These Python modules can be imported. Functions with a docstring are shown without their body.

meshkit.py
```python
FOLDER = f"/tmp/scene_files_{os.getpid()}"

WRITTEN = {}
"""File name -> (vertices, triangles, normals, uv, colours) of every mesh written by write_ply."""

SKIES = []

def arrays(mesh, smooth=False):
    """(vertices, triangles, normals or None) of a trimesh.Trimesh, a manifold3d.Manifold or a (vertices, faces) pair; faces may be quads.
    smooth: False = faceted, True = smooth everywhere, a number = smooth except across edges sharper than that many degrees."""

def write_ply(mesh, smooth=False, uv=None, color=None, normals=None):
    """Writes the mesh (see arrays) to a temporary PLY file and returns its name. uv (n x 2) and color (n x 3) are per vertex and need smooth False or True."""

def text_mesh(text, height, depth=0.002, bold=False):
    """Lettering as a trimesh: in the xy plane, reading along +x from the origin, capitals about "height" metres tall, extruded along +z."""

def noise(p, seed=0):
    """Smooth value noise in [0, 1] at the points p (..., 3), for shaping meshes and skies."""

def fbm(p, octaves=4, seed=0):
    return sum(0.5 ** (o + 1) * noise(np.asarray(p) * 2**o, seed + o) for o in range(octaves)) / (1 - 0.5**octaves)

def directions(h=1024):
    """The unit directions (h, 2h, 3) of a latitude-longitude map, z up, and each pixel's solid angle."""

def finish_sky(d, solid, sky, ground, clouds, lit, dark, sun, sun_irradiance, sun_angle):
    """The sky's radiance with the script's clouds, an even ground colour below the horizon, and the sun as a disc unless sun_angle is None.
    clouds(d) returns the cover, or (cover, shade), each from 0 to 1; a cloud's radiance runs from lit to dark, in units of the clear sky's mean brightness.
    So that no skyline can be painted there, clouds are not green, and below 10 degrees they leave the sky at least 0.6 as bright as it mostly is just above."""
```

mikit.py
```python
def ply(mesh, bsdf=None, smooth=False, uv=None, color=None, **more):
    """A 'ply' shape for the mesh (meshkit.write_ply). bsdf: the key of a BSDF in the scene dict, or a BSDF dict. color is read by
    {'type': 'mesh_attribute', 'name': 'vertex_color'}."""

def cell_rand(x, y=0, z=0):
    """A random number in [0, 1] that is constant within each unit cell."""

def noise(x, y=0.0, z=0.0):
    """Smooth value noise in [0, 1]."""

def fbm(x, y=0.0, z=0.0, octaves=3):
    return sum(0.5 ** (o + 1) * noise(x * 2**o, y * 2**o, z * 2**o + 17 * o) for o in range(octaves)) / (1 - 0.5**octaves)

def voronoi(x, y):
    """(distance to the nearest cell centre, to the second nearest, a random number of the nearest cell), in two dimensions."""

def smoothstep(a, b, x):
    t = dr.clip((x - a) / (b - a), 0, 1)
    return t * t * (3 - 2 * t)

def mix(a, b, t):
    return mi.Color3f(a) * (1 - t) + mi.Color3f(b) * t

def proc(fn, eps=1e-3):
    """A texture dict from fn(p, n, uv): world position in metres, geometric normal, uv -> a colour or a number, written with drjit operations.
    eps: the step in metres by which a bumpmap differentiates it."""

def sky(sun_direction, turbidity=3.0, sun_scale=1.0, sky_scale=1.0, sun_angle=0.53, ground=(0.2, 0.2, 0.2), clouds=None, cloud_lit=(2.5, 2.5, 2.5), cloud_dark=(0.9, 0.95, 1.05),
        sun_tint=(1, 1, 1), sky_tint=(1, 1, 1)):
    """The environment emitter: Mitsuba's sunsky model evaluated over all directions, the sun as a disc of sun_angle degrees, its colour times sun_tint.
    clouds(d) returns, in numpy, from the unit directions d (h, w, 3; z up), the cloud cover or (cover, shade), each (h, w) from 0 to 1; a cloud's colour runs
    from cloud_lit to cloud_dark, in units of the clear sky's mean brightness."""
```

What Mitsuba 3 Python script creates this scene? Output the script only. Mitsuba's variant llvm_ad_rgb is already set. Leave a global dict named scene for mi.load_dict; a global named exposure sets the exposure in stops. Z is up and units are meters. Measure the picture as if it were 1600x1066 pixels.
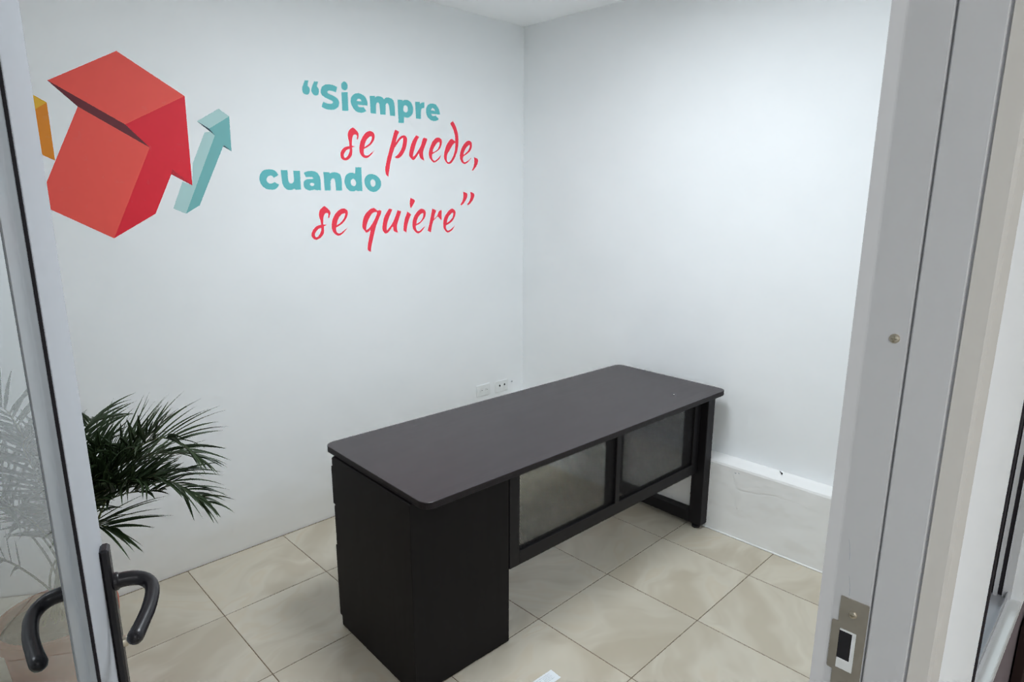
import math, random
import numpy as np
import trimesh
import drjit as dr
import mitsuba as mi
import mikit
from mikit import proc, noise, fbm, smoothstep, mix, cell_rand
from shapely.geometry import Polygon, box as sbox
from shapely.ops import unary_union

random.seed(7)
rng = np.random.default_rng(7)
T = mi.ScalarTransform4f
scene, labels = {}, {}

# ------------------------------------------------------------------ camera, lights, exposure
EYE = np.array([0.0, 0.0, 1.6491])                       # standing in the doorway
FWD = np.array([0.68166947, 0.69840011, -0.21809176])
UP = np.array([0.15091075, 0.15746023, 0.97592634])
FOV = 2 * math.degrees(math.atan(800 / 989.05))
scene["camera"] = {"type": "perspective", "fov": FOV, "fov_axis": "x", "near_clip": 0.02, "far_clip": 60.0,
                   "to_world": T().look_at(origin=EYE.tolist(), target=(EYE + FWD).tolist(), up=UP.tolist())}
exposure = 1.68
ROOM_LAMP = (1.56, 1.36)        # centre of the ceiling lamp in the office
ROOM_LIGHT = [9.0, 9.6, 10.2]
HALL_LAMP = (-0.55, -0.95)
HALL_LIGHT = [6.2, 6.2, 6.5]

# ------------------------------------------------------------------ helpers
def numbered(key):
    if key not in scene and key not in labels and not any(k.startswith(key + "__") for k in scene):
        return key
    i = 1
    while f"{key}_{i:03d}" in scene or f"{key}_{i:03d}" in labels or any(k.startswith(f"{key}_{i:03d}__") for k in scene):
        i += 1
    return f"{key}_{i:03d}"

def put(name, mesh, bsdf, parent=None, smooth=False, label=None, **more):
    key = numbered((parent + "__" if parent else "") + name)
    scene[key] = mesh if isinstance(mesh, dict) else mikit.ply(mesh, bsdf, smooth=smooth, **more)
    if label:
        labels[key] = {"label": label}
    return key

def thing(name, label, category, group=None):
    key = numbered(name)
    labels[key] = {"label": label, "category": category}
    if group:
        labels[key]["group"] = group
    return key

def struct(name, label=None):
    labels[name] = {"kind": "structure"}
    if label:
        labels[name]["label"] = label
    return name

def cat(*ms):
    return trimesh.util.concatenate([m for m in ms])

def bx(x0, x1, y0, y1, z0, z1, bevel=0.0):
    """A box between two corners, its edges chamfered."""
    lo, hi = np.array([min(x0, x1), min(y0, y1), min(z0, z1)]), np.array([max(x0, x1), max(y0, y1), max(z0, z1)])
    if bevel <= 0:
        m = trimesh.creation.box(extents=hi - lo)
        m.apply_translation((lo + hi) / 2)
        return m
    b = min(bevel, (hi - lo).min() * 0.45)
    pts = []
    for k in range(3):
        for sx in (0, 1):
            for sy in (0, 1):
                for sz in (0, 1):
                    p = np.where([sx, sy, sz], hi - b, lo + b)
                    p[k] = (hi if (sx, sy, sz)[k] else lo)[k]
                    pts.append(p)
    return trimesh.convex.convex_hull(np.array(pts))

def prism(poly, z0, z1):
    if not isinstance(poly, Polygon):
        poly = Polygon(poly)
    m = trimesh.creation.extrude_polygon(poly, z1 - z0, engine="earcut")
    m.apply_translation([0, 0, z0])
    return m

def lathe(profile, n=40):
    return trimesh.creation.revolve(np.array(profile, float), sections=n)

def frame_map(m, o, ex, ey, ez):
    """Local axes to world: p = o + x*ex + y*ey + z*ez."""
    m = m.copy()
    M = np.eye(4)
    M[:3, 0], M[:3, 1], M[:3, 2], M[:3, 3] = ex, ey, ez, o
    flip = np.linalg.det(M[:3, :3]) < 0
    v = np.asarray(m.vertices) @ M[:3, :3].T + M[:3, 3]
    f = np.asarray(m.faces)
    return trimesh.Trimesh(v, f[:, ::-1] if flip else f, process=False)

def spline(pts, n):
    """Catmull-Rom through the rows of pts."""
    P = np.array(pts, float)
    Q = np.vstack([2 * P[0] - P[1], P, 2 * P[-1] - P[-2]])
    out = []
    for s in np.linspace(0, len(P) - 1 - 1e-9, n):
        i = int(s)
        t = s - i
        a, b, c, d = Q[i:i + 4]
        out.append(0.5 * (2 * b + (c - a) * t + (2 * a - 5 * b + 4 * c - d) * t * t + (3 * b - a - 3 * c + d) * t ** 3))
    return np.array(out)

def tube(path, radii, n=14, up=(0, 0, 1), flat=1.0, round_end=True):
    """A tapered tube along a path, its ends rounded; flat scales it along the second normal."""
    path = np.array(path, float)
    radii = np.broadcast_to(np.asarray(radii, float), (len(path),)).copy()
    if round_end:
        for end in (0, -1):
            t = path[end] - path[1 if end == 0 else -2]
            t /= np.linalg.norm(t)
            r = radii[end]
            extra = [(path[end] + t * r * math.sin(a), r * math.cos(a)) for a in (0.5, 0.95, 1.3)]
            if end == 0:
                path, radii = np.vstack([[e[0] for e in extra[::-1]], path]), np.r_[[e[1] for e in extra[::-1]], radii]
            else:
                path, radii = np.vstack([path, [e[0] for e in extra]]), np.r_[radii, [e[1] for e in extra]]
    tan = np.gradient(path, axis=0)
    tan /= np.linalg.norm(tan, axis=1, keepdims=True)
    a = np.cross(tan, up)
    bad = np.linalg.norm(a, axis=1) < 1e-6
    a[bad] = [1, 0, 0]
    a /= np.linalg.norm(a, axis=1, keepdims=True)
    b = np.cross(a, tan)
    th = np.arange(n) * 2 * math.pi / n
    rings = path[:, None] + radii[:, None, None] * (np.cos(th)[None, :, None] * a[:, None] + flat * np.sin(th)[None, :, None] * b[:, None])
    V = np.vstack([rings.reshape(-1, 3), path[:1], path[-1:]])
    L = len(path)
    F = []
    for i in range(L - 1):
        for j in range(n):
            k = (j + 1) % n
            F += [[i * n + j, i * n + k, (i + 1) * n + k], [i * n + j, (i + 1) * n + k, (i + 1) * n + j]]
    for j in range(n):
        k = (j + 1) % n
        F += [[L * n, k, j], [L * n + 1, (L - 1) * n + j, (L - 1) * n + k]]
    m = trimesh.Trimesh(V, F, process=False)
    m.fix_normals()
    return m

# ------------------------------------------------------------------ materials
def rough(color, roughness=0.5, specular=0.5, **more):
    c = color if isinstance(color, dict) else {"type": "rgb", "value": list(color)}
    return {"type": "twosided", "bsdf": {"type": "principled", "base_color": c, "roughness": roughness, "specular": specular, **more}}

def bumped(inner, fn, scale=1.0, eps=1e-3):
    return {"type": "twosided", "bsdf": {"type": "bumpmap", "arbitrary": proc(fn, eps), "scale": scale, "bsdf": inner["bsdf"]}}

TX, TY, TS = 1.647, 1.530, 0.45      # one corner of the floor tiling and the tile size

def wall_color(p, n, uv):
    f = fbm(p.x * 3.1 + 7, p.y * 3.1, p.z * 3.1, 4)
    c = mix((0.795, 0.815, 0.820), (0.835, 0.850, 0.855), f)
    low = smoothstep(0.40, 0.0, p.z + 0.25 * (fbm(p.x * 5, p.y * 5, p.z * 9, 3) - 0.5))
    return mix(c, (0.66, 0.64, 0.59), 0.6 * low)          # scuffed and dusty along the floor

def wall_bump(p, n, uv):
    return 0.0011 * fbm(p.x * 60, p.y * 60, p.z * 60, 3) + 0.003 * noise(p.x * 6, p.y * 6, p.z * 6)

def plinth_color(p, n, uv):
    f = fbm(p.y * 4, p.z * 9, p.x, 4)
    c = mix((0.79, 0.785, 0.765), (0.85, 0.855, 0.85), f)
    stain = smoothstep(0.55, 0.75, fbm(p.y * 7 + 3, p.z * 14, 2.0, 4))
    return mix(c, (0.58, 0.54, 0.48), 0.14 * stain * smoothstep(0.5, 0.9, n.x * n.x))

def plinth_bump(p, n, uv):
    crack = dr.abs(fbm(p.y * 3.3 + 5, p.z * 5.5, 1.7, 4) - 0.5)
    return -0.0016 * smoothstep(0.007, 0.0, crack) + 0.006 * fbm(p.y * 9, p.z * 12, p.x * 5, 3)

def tile_color(p, n, uv):
    i, j = dr.floor((p.x - TX) / TS), dr.floor((p.y - TY) / TS)
    k = cell_rand(i, j, 5)
    ox, oy = 40 * cell_rand(i, j, 1), 40 * cell_rand(i, j, 2)
    s = dr.select(cell_rand(i, j, 3) > 0.5, 1.0, -1.0)
    x, y = p.x * s + ox, p.y + oy
    w = fbm(x * 3, y * 3, 0.0, 3)
    v = fbm((x + y * 0.5) * 2.2 + 2.2 * w, (y - x * 0.5) * 7 + 3 * w, 3.0, 4)
    c = mix((0.465, 0.415, 0.325), (0.560, 0.520, 0.430), smoothstep(0.25, 0.75, v))
    band = smoothstep(0.60, 0.70, v) * smoothstep(0.80, 0.70, v)
    c = mix(c, (0.50, 0.42, 0.30), 0.35 * band)
    return c * (0.96 + 0.07 * k)

def wenge_color(p, n, uv):
    g = fbm(p.x * 9 + 1.5 * fbm(p.x * 2, p.y * 8, p.z * 8, 2), p.y * 55, p.z * 55, 3)
    s = noise(p.x * 130, p.y * 420, p.z * 420)
    return mix((0.0155, 0.0100, 0.0122), (0.0245, 0.0165, 0.0192), 0.7 * g + 0.3 * s)

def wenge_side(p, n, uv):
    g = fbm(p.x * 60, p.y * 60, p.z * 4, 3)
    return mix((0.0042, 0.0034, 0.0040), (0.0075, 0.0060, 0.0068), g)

def leaf_color(p, n, uv):
    f = fbm(p.x * 9, p.y * 9, p.z * 9, 3)
    return mix((0.014, 0.027, 0.011), (0.040, 0.066, 0.026), f)

def pot_color(p, n, uv):
    return mix((0.30, 0.070, 0.040), (0.40, 0.11, 0.065), fbm(p.x * 12, p.y * 12, p.z * 20, 3))

def nickel_color(p, n, uv):
    return mix((0.33, 0.30, 0.25), (0.43, 0.40, 0.34), fbm(p.y * 40, p.z * 60, p.x, 3))

def vinyl(c):
    def fn(p, n, uv):
        wear = smoothstep(0.76, 0.80, fbm(p.x * 45, p.z * 45, 1.0, 4))
        return mix(c, tuple(0.6 * a + 0.3 for a in c), 0.06 * wear)
    return rough(proc(fn), 0.55, 0.3)

scene["wall_paint"] = bumped(rough(proc(wall_color), 0.75, 0.25), wall_bump)
scene["plinth_paint"] = bumped(rough(proc(plinth_color), 0.6, 0.3), plinth_bump)
scene["ceiling_paint"] = rough((0.78, 0.79, 0.79), 0.9, 0.1)
scene["ceramic_tile"] = rough(proc(tile_color), 0.26, 0.6)
scene["tile_grout"] = rough((0.16, 0.12, 0.085), 0.9, 0.1)
scene["white_aluminium"] = rough((0.555, 0.56, 0.565), 0.45, 0.35)
scene["leaf_aluminium"] = rough((0.415, 0.430, 0.460), 0.45, 0.35)
scene["silver_bead"] = rough((0.27, 0.285, 0.30), 0.30, 0.6)
scene["cream_plaster"] = rough((0.61, 0.59, 0.55), 0.7, 0.2)
scene["rubber_black"] = rough((0.018, 0.016, 0.02), 0.6, 0.3)
scene["clear_glass"] = {"type": "thindielectric", "int_ior": 1.5, "specular_transmittance": {"type": "rgb", "value": [0.84, 0.87, 0.87]}, "specular_reflectance": {"type": "rgb", "value": [0.82, 0.84, 0.85]}}
scene["laminate_top"] = rough(proc(wenge_color), 0.34, 0.6)
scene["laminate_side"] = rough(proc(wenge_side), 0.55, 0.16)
scene["edge_band"] = rough((0.011, 0.0080, 0.0098), 0.5, 0.25)
scene["sill_shade_paint"] = rough((0.20, 0.165, 0.175), 0.7, 0.2)  # shade under the window sill, put into the wall colour
scene["powder_coat"] = rough((0.0075, 0.0065, 0.008), 0.5, 0.25)
scene["black_plastic"] = rough((0.010, 0.009, 0.0115), 0.32, 0.4)
scene["nickel"] = rough(proc(nickel_color), 0.36, 0.6, metallic=0.6)
scene["screw_metal"] = rough((0.55, 0.50, 0.40), 0.28, 0.5, metallic=0.9)
scene["steel_grey"] = rough((0.36, 0.37, 0.39), 0.35, 0.5)
scene["leaf_green"] = rough(proc(leaf_color), 0.45, 0.4)
scene["palm_stem"] = rough((0.12, 0.14, 0.05), 0.5, 0.3)
scene["terracotta"] = rough(proc(pot_color), 0.55, 0.4)
scene["potting_soil"] = rough((0.035, 0.025, 0.018), 0.95, 0.1)
scene["paper"] = rough((0.74, 0.78, 0.80), 0.6, 0.3)
scene["print_grey"] = rough((0.42, 0.45, 0.48), 0.7, 0.2)
scene["white_plastic"] = rough((0.74, 0.76, 0.75), 0.35, 0.5)
scene["dark_slot"] = rough((0.02, 0.02, 0.022), 0.8, 0.2)
scene["brown_leatherette"] = rough((0.055, 0.032, 0.028), 0.5, 0.4)
scene["vinyl_teal"] = vinyl((0.125, 0.470, 0.490))
scene["vinyl_red"] = vinyl((0.850, 0.046, 0.080))
scene["vinyl_crimson"] = vinyl((0.700, 0.018, 0.036))
scene["vinyl_coral"] = vinyl((0.790, 0.090, 0.070))
scene["vinyl_maroon"] = vinyl((0.130, 0.020, 0.028))
scene["vinyl_pale_teal"] = vinyl((0.400, 0.600, 0.590))
scene["vinyl_mid_teal"] = vinyl((0.165, 0.430, 0.430))
scene["vinyl_dark_teal"] = vinyl((0.030, 0.060, 0.080))
scene["vinyl_orange"] = vinyl((0.680, 0.230, 0.020))
scene["vinyl_yellow"] = vinyl((0.720, 0.420, 0.040))

# ------------------------------------------------------------------ the room
XW, YW, ZC = 2.9028, 2.8738, 2.6527          # right wall, lettered wall, ceiling
XP, ZP = 2.8028, 0.374                       # plinth along the right wall
YO, YI = 0.116, 0.243                        # outer and inner face of the front partition
DX0, DX1, DZ = -0.135, 0.804, 2.12           # door opening
XL, XH0, XH1, YH = -1.60, -1.4, 3.4, -2.0    # left end of the office; hall

def tiles():
    g, top, ch = 0.0016, 0.0, 0.0008
    struct("floor")
    scene["floor"] = mikit.ply(cat(bx(XL, XP + 0.1, YI, YW, -0.05, -0.0012), bx(XH0, XH1, YH, YI, -0.05, -0.0012)), "tile_grout")
    rects = [sbox(XL, YI, XP, YW), sbox(XH0, YH, XH1, YO)]
    shared = {}
    for r in rects:
        x0, y0, x1, y1 = r.bounds
        for i in range(math.floor((x0 - TX) / TS), math.ceil((x1 - TX) / TS)):
            for j in range(math.floor((y0 - TY) / TS), math.ceil((y1 - TY) / TS)):
                a0, a1 = max(TX + i * TS + g, x0 + 0.001), min(TX + (i + 1) * TS - g, x1 - 0.001)
                b0, b1 = max(TY + j * TS + g, y0 + 0.001), min(TY + (j + 1) * TS - g, y1 - (0.007 if y1 > 2 else 0.001))
                if a1 - a0 < 0.02 or b1 - b0 < 0.02:
                    continue
                size = (round(a1 - a0, 4), round(b1 - b0, 4))
                if size not in shared:
                    w, h = size[0] / 2, size[1] / 2
                    ring = lambda d, z: [[-w + d, -h + d, z], [w - d, -h + d, z], [w - d, h - d, z], [-w + d, h - d, z]]
                    V = np.array(ring(0, -0.008) + ring(0, top - ch) + ring(ch, top))
                    F = [[8, 9, 10], [8, 10, 11]]
                    for s in (0, 4):
                        for k in range(4):
                            m = (k + 1) % 4
                            F += [[s + k, s + m, s + 4 + m], [s + k, s + 4 + m, s + 4 + k]]
                    shared[size] = mikit.ply((V, np.array(F)), "ceramic_tile")
                tilt = 0.0004 * (rng.random() - 0.5)
                put("tile", {**shared[size], "to_world": T().translate([(a0 + a1) / 2, (b0 + b1) / 2, tilt])}, None, "floor")
tiles()

struct("wall_left")
scene["wall_left"] = mikit.ply(bx(XL - 0.12, XW + 0.12, YW, YW + 0.12, -0.05, ZC + 0.05), "wall_paint")
struct("wall_right")
scene["wall_right"] = mikit.ply(bx(XW, XW + 0.12, YO, YW, -0.05, ZC + 0.05), "wall_paint")
struct("wall_far")
scene["wall_far"] = mikit.ply(bx(XL - 0.12, XL, YI, YW, -0.05, ZC + 0.05), "wall_paint")
struct("ceiling")
scene["ceiling"] = mikit.ply(bx(XH0 - 0.1, XH1 + 0.1, YH - 0.1, YW + 0.12, ZC, ZC + 0.1), "ceiling_paint")

# plinth: the step in the right wall, its top slightly sloped, edge rounded by paint
struct("baseboard_right")
prof = [(XP, -0.0), (XP, ZP - 0.012), (XP + 0.004, ZP - 0.003), (XP + 0.012, ZP), (XW + 0.01, ZP + 0.006), (XW + 0.01, 0.0)]
pl = trimesh.creation.extrude_polygon(Polygon(prof), YW - YI, engine="earcut")
scene["baseboard_right"] = mikit.ply(frame_map(pl, [0, YI, 0], [1, 0, 0], [0, 0, 1], [0, 1, 0]), "plinth_paint")
put("caulk_line", bx(XP - 0.006, XP + 0.002, YI, YW, 0.0, 0.006, 0.002), "white_plastic", "baseboard_right")

for y, z in [[1.3013, 0.3415], [1.2835, 0.3457]]:
    put("scuff", bx(XP - 0.0006, XP + 0.001, y - 0.004, y + 0.004, z - 0.0022, z + 0.0022, 0.0004), "print_grey", "baseboard_right")

# front partition with the door and a sliding window
WX0, WX1, WZ0, WZ1 = 1.222, 1.640, 0.800, 2.05
solid = sbox(XH0, -0.05, XH1, ZC + 0.05).difference(sbox(DX0 - 0.05, -0.06, 0.864, DZ + 0.05)).difference(sbox(WX0, WZ0, WX1, WZ1))
pt = trimesh.creation.extrude_polygon(solid, YI - YO, engine="earcut")
struct("wall_front")
scene["wall_front"] = mikit.ply(frame_map(pt, [0, YO, 0], [1, 0, 0], [0, 0, 1], [0, 1, 0]), "wall_paint")
put("pier", bx(WX1, XH1, 0.0985, YO, WZ0 - 0.03, ZC), "wall_paint", "wall_front")
put("shaded_lower_wall", bx(0.90, XH1, 0.104, YO, 0.0, WZ0 - 0.03), "sill_shade_paint", "wall_front", label="lower wall below the window sill, its shade painted in as mauve grey")  # darker slab paints the shade below the sill onto the plain wall
struct("wall_hall_back")
scene["wall_hall_back"] = mikit.ply(bx(XH0 - 0.1, XH1 + 0.1, YH - 0.1, YH, -0.05, ZC + 0.05), "wall_paint")
struct("wall_hall_left")
scene["wall_hall_left"] = mikit.ply(bx(XH0 - 0.1, XH0, YH, YO, -0.05, ZC + 0.05), "wall_paint")
struct("wall_hall_right")
scene["wall_hall_right"] = mikit.ply(bx(XH1, XH1 + 0.1, YH, YO, -0.05, ZC + 0.05), "wall_paint")

# door frame
def jamb(name, side):
    key = struct(name)
    X = (lambda x: x) if side > 0 else (lambda x: DX0 + DX1 - x)
    def piece(part, pts, mat):
        pts = [(X(x), y) for x, y in pts]
        put(part, prism(pts, 0.0, DZ), mat, key)
    piece("inner_profile", [(0.804, 0.1875), (0.804, 0.2285), (0.8035, 0.2305), (0.7970, 0.2433), (0.853, 0.2436), (0.853, 0.1865), (0.806, 0.1865)], "white_aluminium")
    piece("outer_profile", [(0.8062, 0.1412), (0.8052, 0.1422), (0.8052, 0.1828), (0.8062, 0.184), (0.853, 0.184), (0.853, 0.1412)], "white_aluminium")
    piece("groove_seal", [(0.8115, 0.1380), (0.8115, 0.1900), (0.860, 0.1900), (0.860, 0.1380)], "steel_grey")
    piece("reveal", [(0.8085, 0.1168), (0.8075, 0.1180), (0.8075, 0.1378), (0.8090, 0.1386), (0.866, 0.1386), (0.866, 0.1145), (0.8105, 0.1145)], "cream_plaster")
    return key
jr = jamb("trim_1", 1)
jamb("trim_2", -1)
struct("trim_3")
put("inner_profile", bx(DX0 - 0.05, DX1 + 0.05, 0.1865, 0.2475, DZ, DZ + 0.05, 0.002), "white_aluminium", "trim_3")
put("outer_profile", bx(DX0 - 0.05, DX1 + 0.05, 0.1145, 0.184, DZ, DZ + 0.05, 0.002), "white_aluminium", "trim_3")
struct("trim_4")
scene["trim_4"] = mikit.ply(bx(DX0, DX1, YO, YI, -0.02, 0.004, 0.002), "white_aluminium")

def screw(parent, o, ex, ey, ez, r, mat="screw_metal"):
    """Cross-head screw with the cross cut into the head; local z points out of the surface."""
    head = lathe([(0, 0), (r, 0), (r, r * 0.25), (r * 0.8, r * 0.5), (r * 0.35, r * 0.62), (0, r * 0.64)], 24)
    head.merge_vertices()
    for c in (bx(-r * 0.58, r * 0.58, -r * 0.12, r * 0.12, r * 0.18, r), bx(-r * 0.12, r * 0.12, -r * 0.58, r * 0.58, r * 0.18, r)):
        head = trimesh.boolean.difference([head, c], engine="manifold")
    return put("screw", frame_map(head, o, ex, ey, ez), mat, parent, smooth=30)

# faces -X at X = 0.804: local x along +Y, local y along Z, local z out along -X
JX, JY, JZ = np.array([0, 1.0, 0]), np.array([0, 0, 1.0]), np.array([-1.0, 0, 0])
screw(jr, [0.804, 0.1996, 1.4955], JX, JY, JZ, 0.0055)
sp = sbox(0.1865, 0.985, 0.2195, 1.1568).union(sbox(0.2190, 1.052, 0.2245, 1.118).buffer(0.002)).difference(sbox(0.1965, 1.054, 0.2165, 1.112))
plate = frame_map(prism(sp.simplify(0.0003), 0, 0.0016), [0.804, 0, 0], JX, JY, JZ)
st = put("strike_plate", plate, "nickel", jr, label="worn nickel strike plate with two screws and a black latch pocket")
put("latch_box", bx(0.8037, 0.8031, 0.1967, 0.2163, 1.0542, 1.1118), "white_plastic", st)
put("latch_pocket", bx(0.8034, 0.8024, 0.2015, 0.2165, 1.0690, 1.1085, 0.0004), "dark_slot", st)
for z in (1.1368, 1.0300):
    screw(st, [0.8024, 0.2035 + 0.001 * (z < 1.1), z], JX, JY, JZ, 0.0046)
# thin scuffs on the jamb above the plate are shallow pencil-like scratches
for pts in ([(0.2195, 1.235), (0.2170, 1.222), (0.2160, 1.208)], [(0.2140, 1.186), (0.2115, 1.172), (0.2110, 1.160)]):
    path = [(0.80395, y, z) for y, z in spline(pts, 8)]
    put("scratch", tube(path, 0.00035, 6), "print_grey", jr)

# window in the partition: sill, tracks, sash, far jamb
struct("window_1")
put("sill", bx(WX0 - 0.05, WX1, 0.098, 0.121, WZ0 - 0.030, WZ0, 0.002), "white_plastic", "window_1")
put("track", cat(bx(WX0, WX1, 0.121, 0.195, WZ0 - 0.01, WZ0 + 0.004), bx(WX0, WX1, 0.1215, 0.1235, WZ0, WZ0 + 0.018), bx(WX0, WX1, 0.150, 0.152, WZ0, WZ0 + 0.014), bx(WX0, WX1, 0.178, 0.180, WZ0, WZ0 + 0.014)), "steel_grey", "window_1")
put("side_jamb", cat(bx(WX1 - 0.012, WX1, 0.1165, 0.1285, WZ0, WZ1), bx(WX1 - 0.016, WX1, 0.1285, 0.1315, WZ0, WZ1), bx(WX1 - 0.020, WX1, 0.1395, 0.1470, WZ0, WZ1), bx(WX1 - 0.028, WX1, 0.156, 0.240, WZ0, WZ1)), "white_aluminium", "window_1")
put("seal", cat(bx(WX1 - 0.010, WX1, 0.1315, 0.1395, WZ0, WZ1), bx(WX1 - 0.012, WX1, 0.1470, 0.156, WZ0, WZ1)), "rubber_black", "window_1")
put("near_jamb", bx(WX0 - 0.002, WX0 + 0.02, 0.121, 0.24, WZ0, WZ1), "white_aluminium", "window_1")
put("edge_seal", bx(WX0 - 0.008, WX0 + 0.010, 0.1135, 0.121, WZ0, WZ1, 0.001), "rubber_black", "window_1")
sash = put("sash", cat(bx(WX0 + 0.02, WX1 - 0.03, 0.182, 0.204, WZ0 + 0.005, WZ0 + 0.045), bx(WX0 + 0.02, WX1 - 0.03, 0.182, 0.204, WZ1 - 0.04, WZ1),
                       bx(WX0 + 0.02, WX0 + 0.055, 0.182, 0.204, WZ0, WZ1), bx(WX1 - 0.065, WX1 - 0.03, 0.182, 0.204, WZ0, WZ1)), "white_aluminium", "window_1")
put("pane", bx(WX0 + 0.05, WX1 - 0.06, 0.1925, 0.193, WZ0 + 0.04, WZ1 - 0.035), "clear_glass", sash)
put("frame_head", bx(WX0, WX1, 0.121, 0.24, WZ1 - 0.004, WZ1 + 0.02), "white_aluminium", "window_1")

# ------------------------------------------------------------------ the open glazed door
LA = math.radians(74.3)
LD, LN = np.array([math.cos(LA), math.sin(LA), 0]), np.array([math.sin(LA), -math.cos(LA), 0])
def leaf(m):                    # local (t, c, z): t along the leaf from the camera's foot, c behind the camera's side
    return frame_map(m, [0, 0, 0], LD, -LN, [0, 0, 1])
C0, C1, CG, CGL = 0.120, 0.142, 0.131, 0.131
T0, T1 = 0.155, 0.988
struct("door_1", "open white aluminium glass door with black lever handles")
put("stile", leaf(bx(0.8126, T1, C0, C1, 0.012, 2.10, 0.002)), "leaf_aluminium", "door_1")
put("stile", leaf(bx(T0, T0 + 0.10, C0, C1, 0.012, 2.10, 0.003)), "leaf_aluminium", "door_1")
put("bottom_rail", leaf(bx(T0 + 0.10, 0.8120, C0 + 0.001, C1 - 0.001, 0.012, 0.16, 0.003)), "leaf_aluminium", "door_1")
put("top_rail", leaf(bx(T0 + 0.10, 0.8120, C0 + 0.001, C1 - 0.001, 2.0, 2.10, 0.003)), "leaf_aluminium", "door_1")
for s in (0, 1):
    cc = (lambda c: c) if s == 0 else (lambda c: 2 * CG - c)
    prof = [(0.7470, cc(CGL)), (0.7476, cc(0.1299)), (0.7500, cc(0.1295)), (0.7900, cc(0.1288)), (0.7990, cc(0.1270)), (0.8040, cc(0.1245)), (0.8070, cc(0.1238)), (0.8118, cc(0.1238)), (0.8122, cc(CGL))]
    put("glazing_bead", leaf(prism(prof, 0.16, 2.0)), "silver_bead", "door_1", smooth=40)
    put("gasket", leaf(bx(0.8105, 0.8128, cc(0.1206), cc(0.1240), 0.16, 2.0)), "rubber_black", "door_1")
gz = np.array([[T0 + 0.10, CGL, 0.16], [0.760, CGL, 0.16], [0.760, CGL, 2.0], [T0 + 0.10, CGL, 2.0]])
put("glass_pane", leaf(trimesh.Trimesh(gz, [[0, 1, 2], [0, 2, 3]], process=False)), "clear_glass", "door_1")
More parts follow.
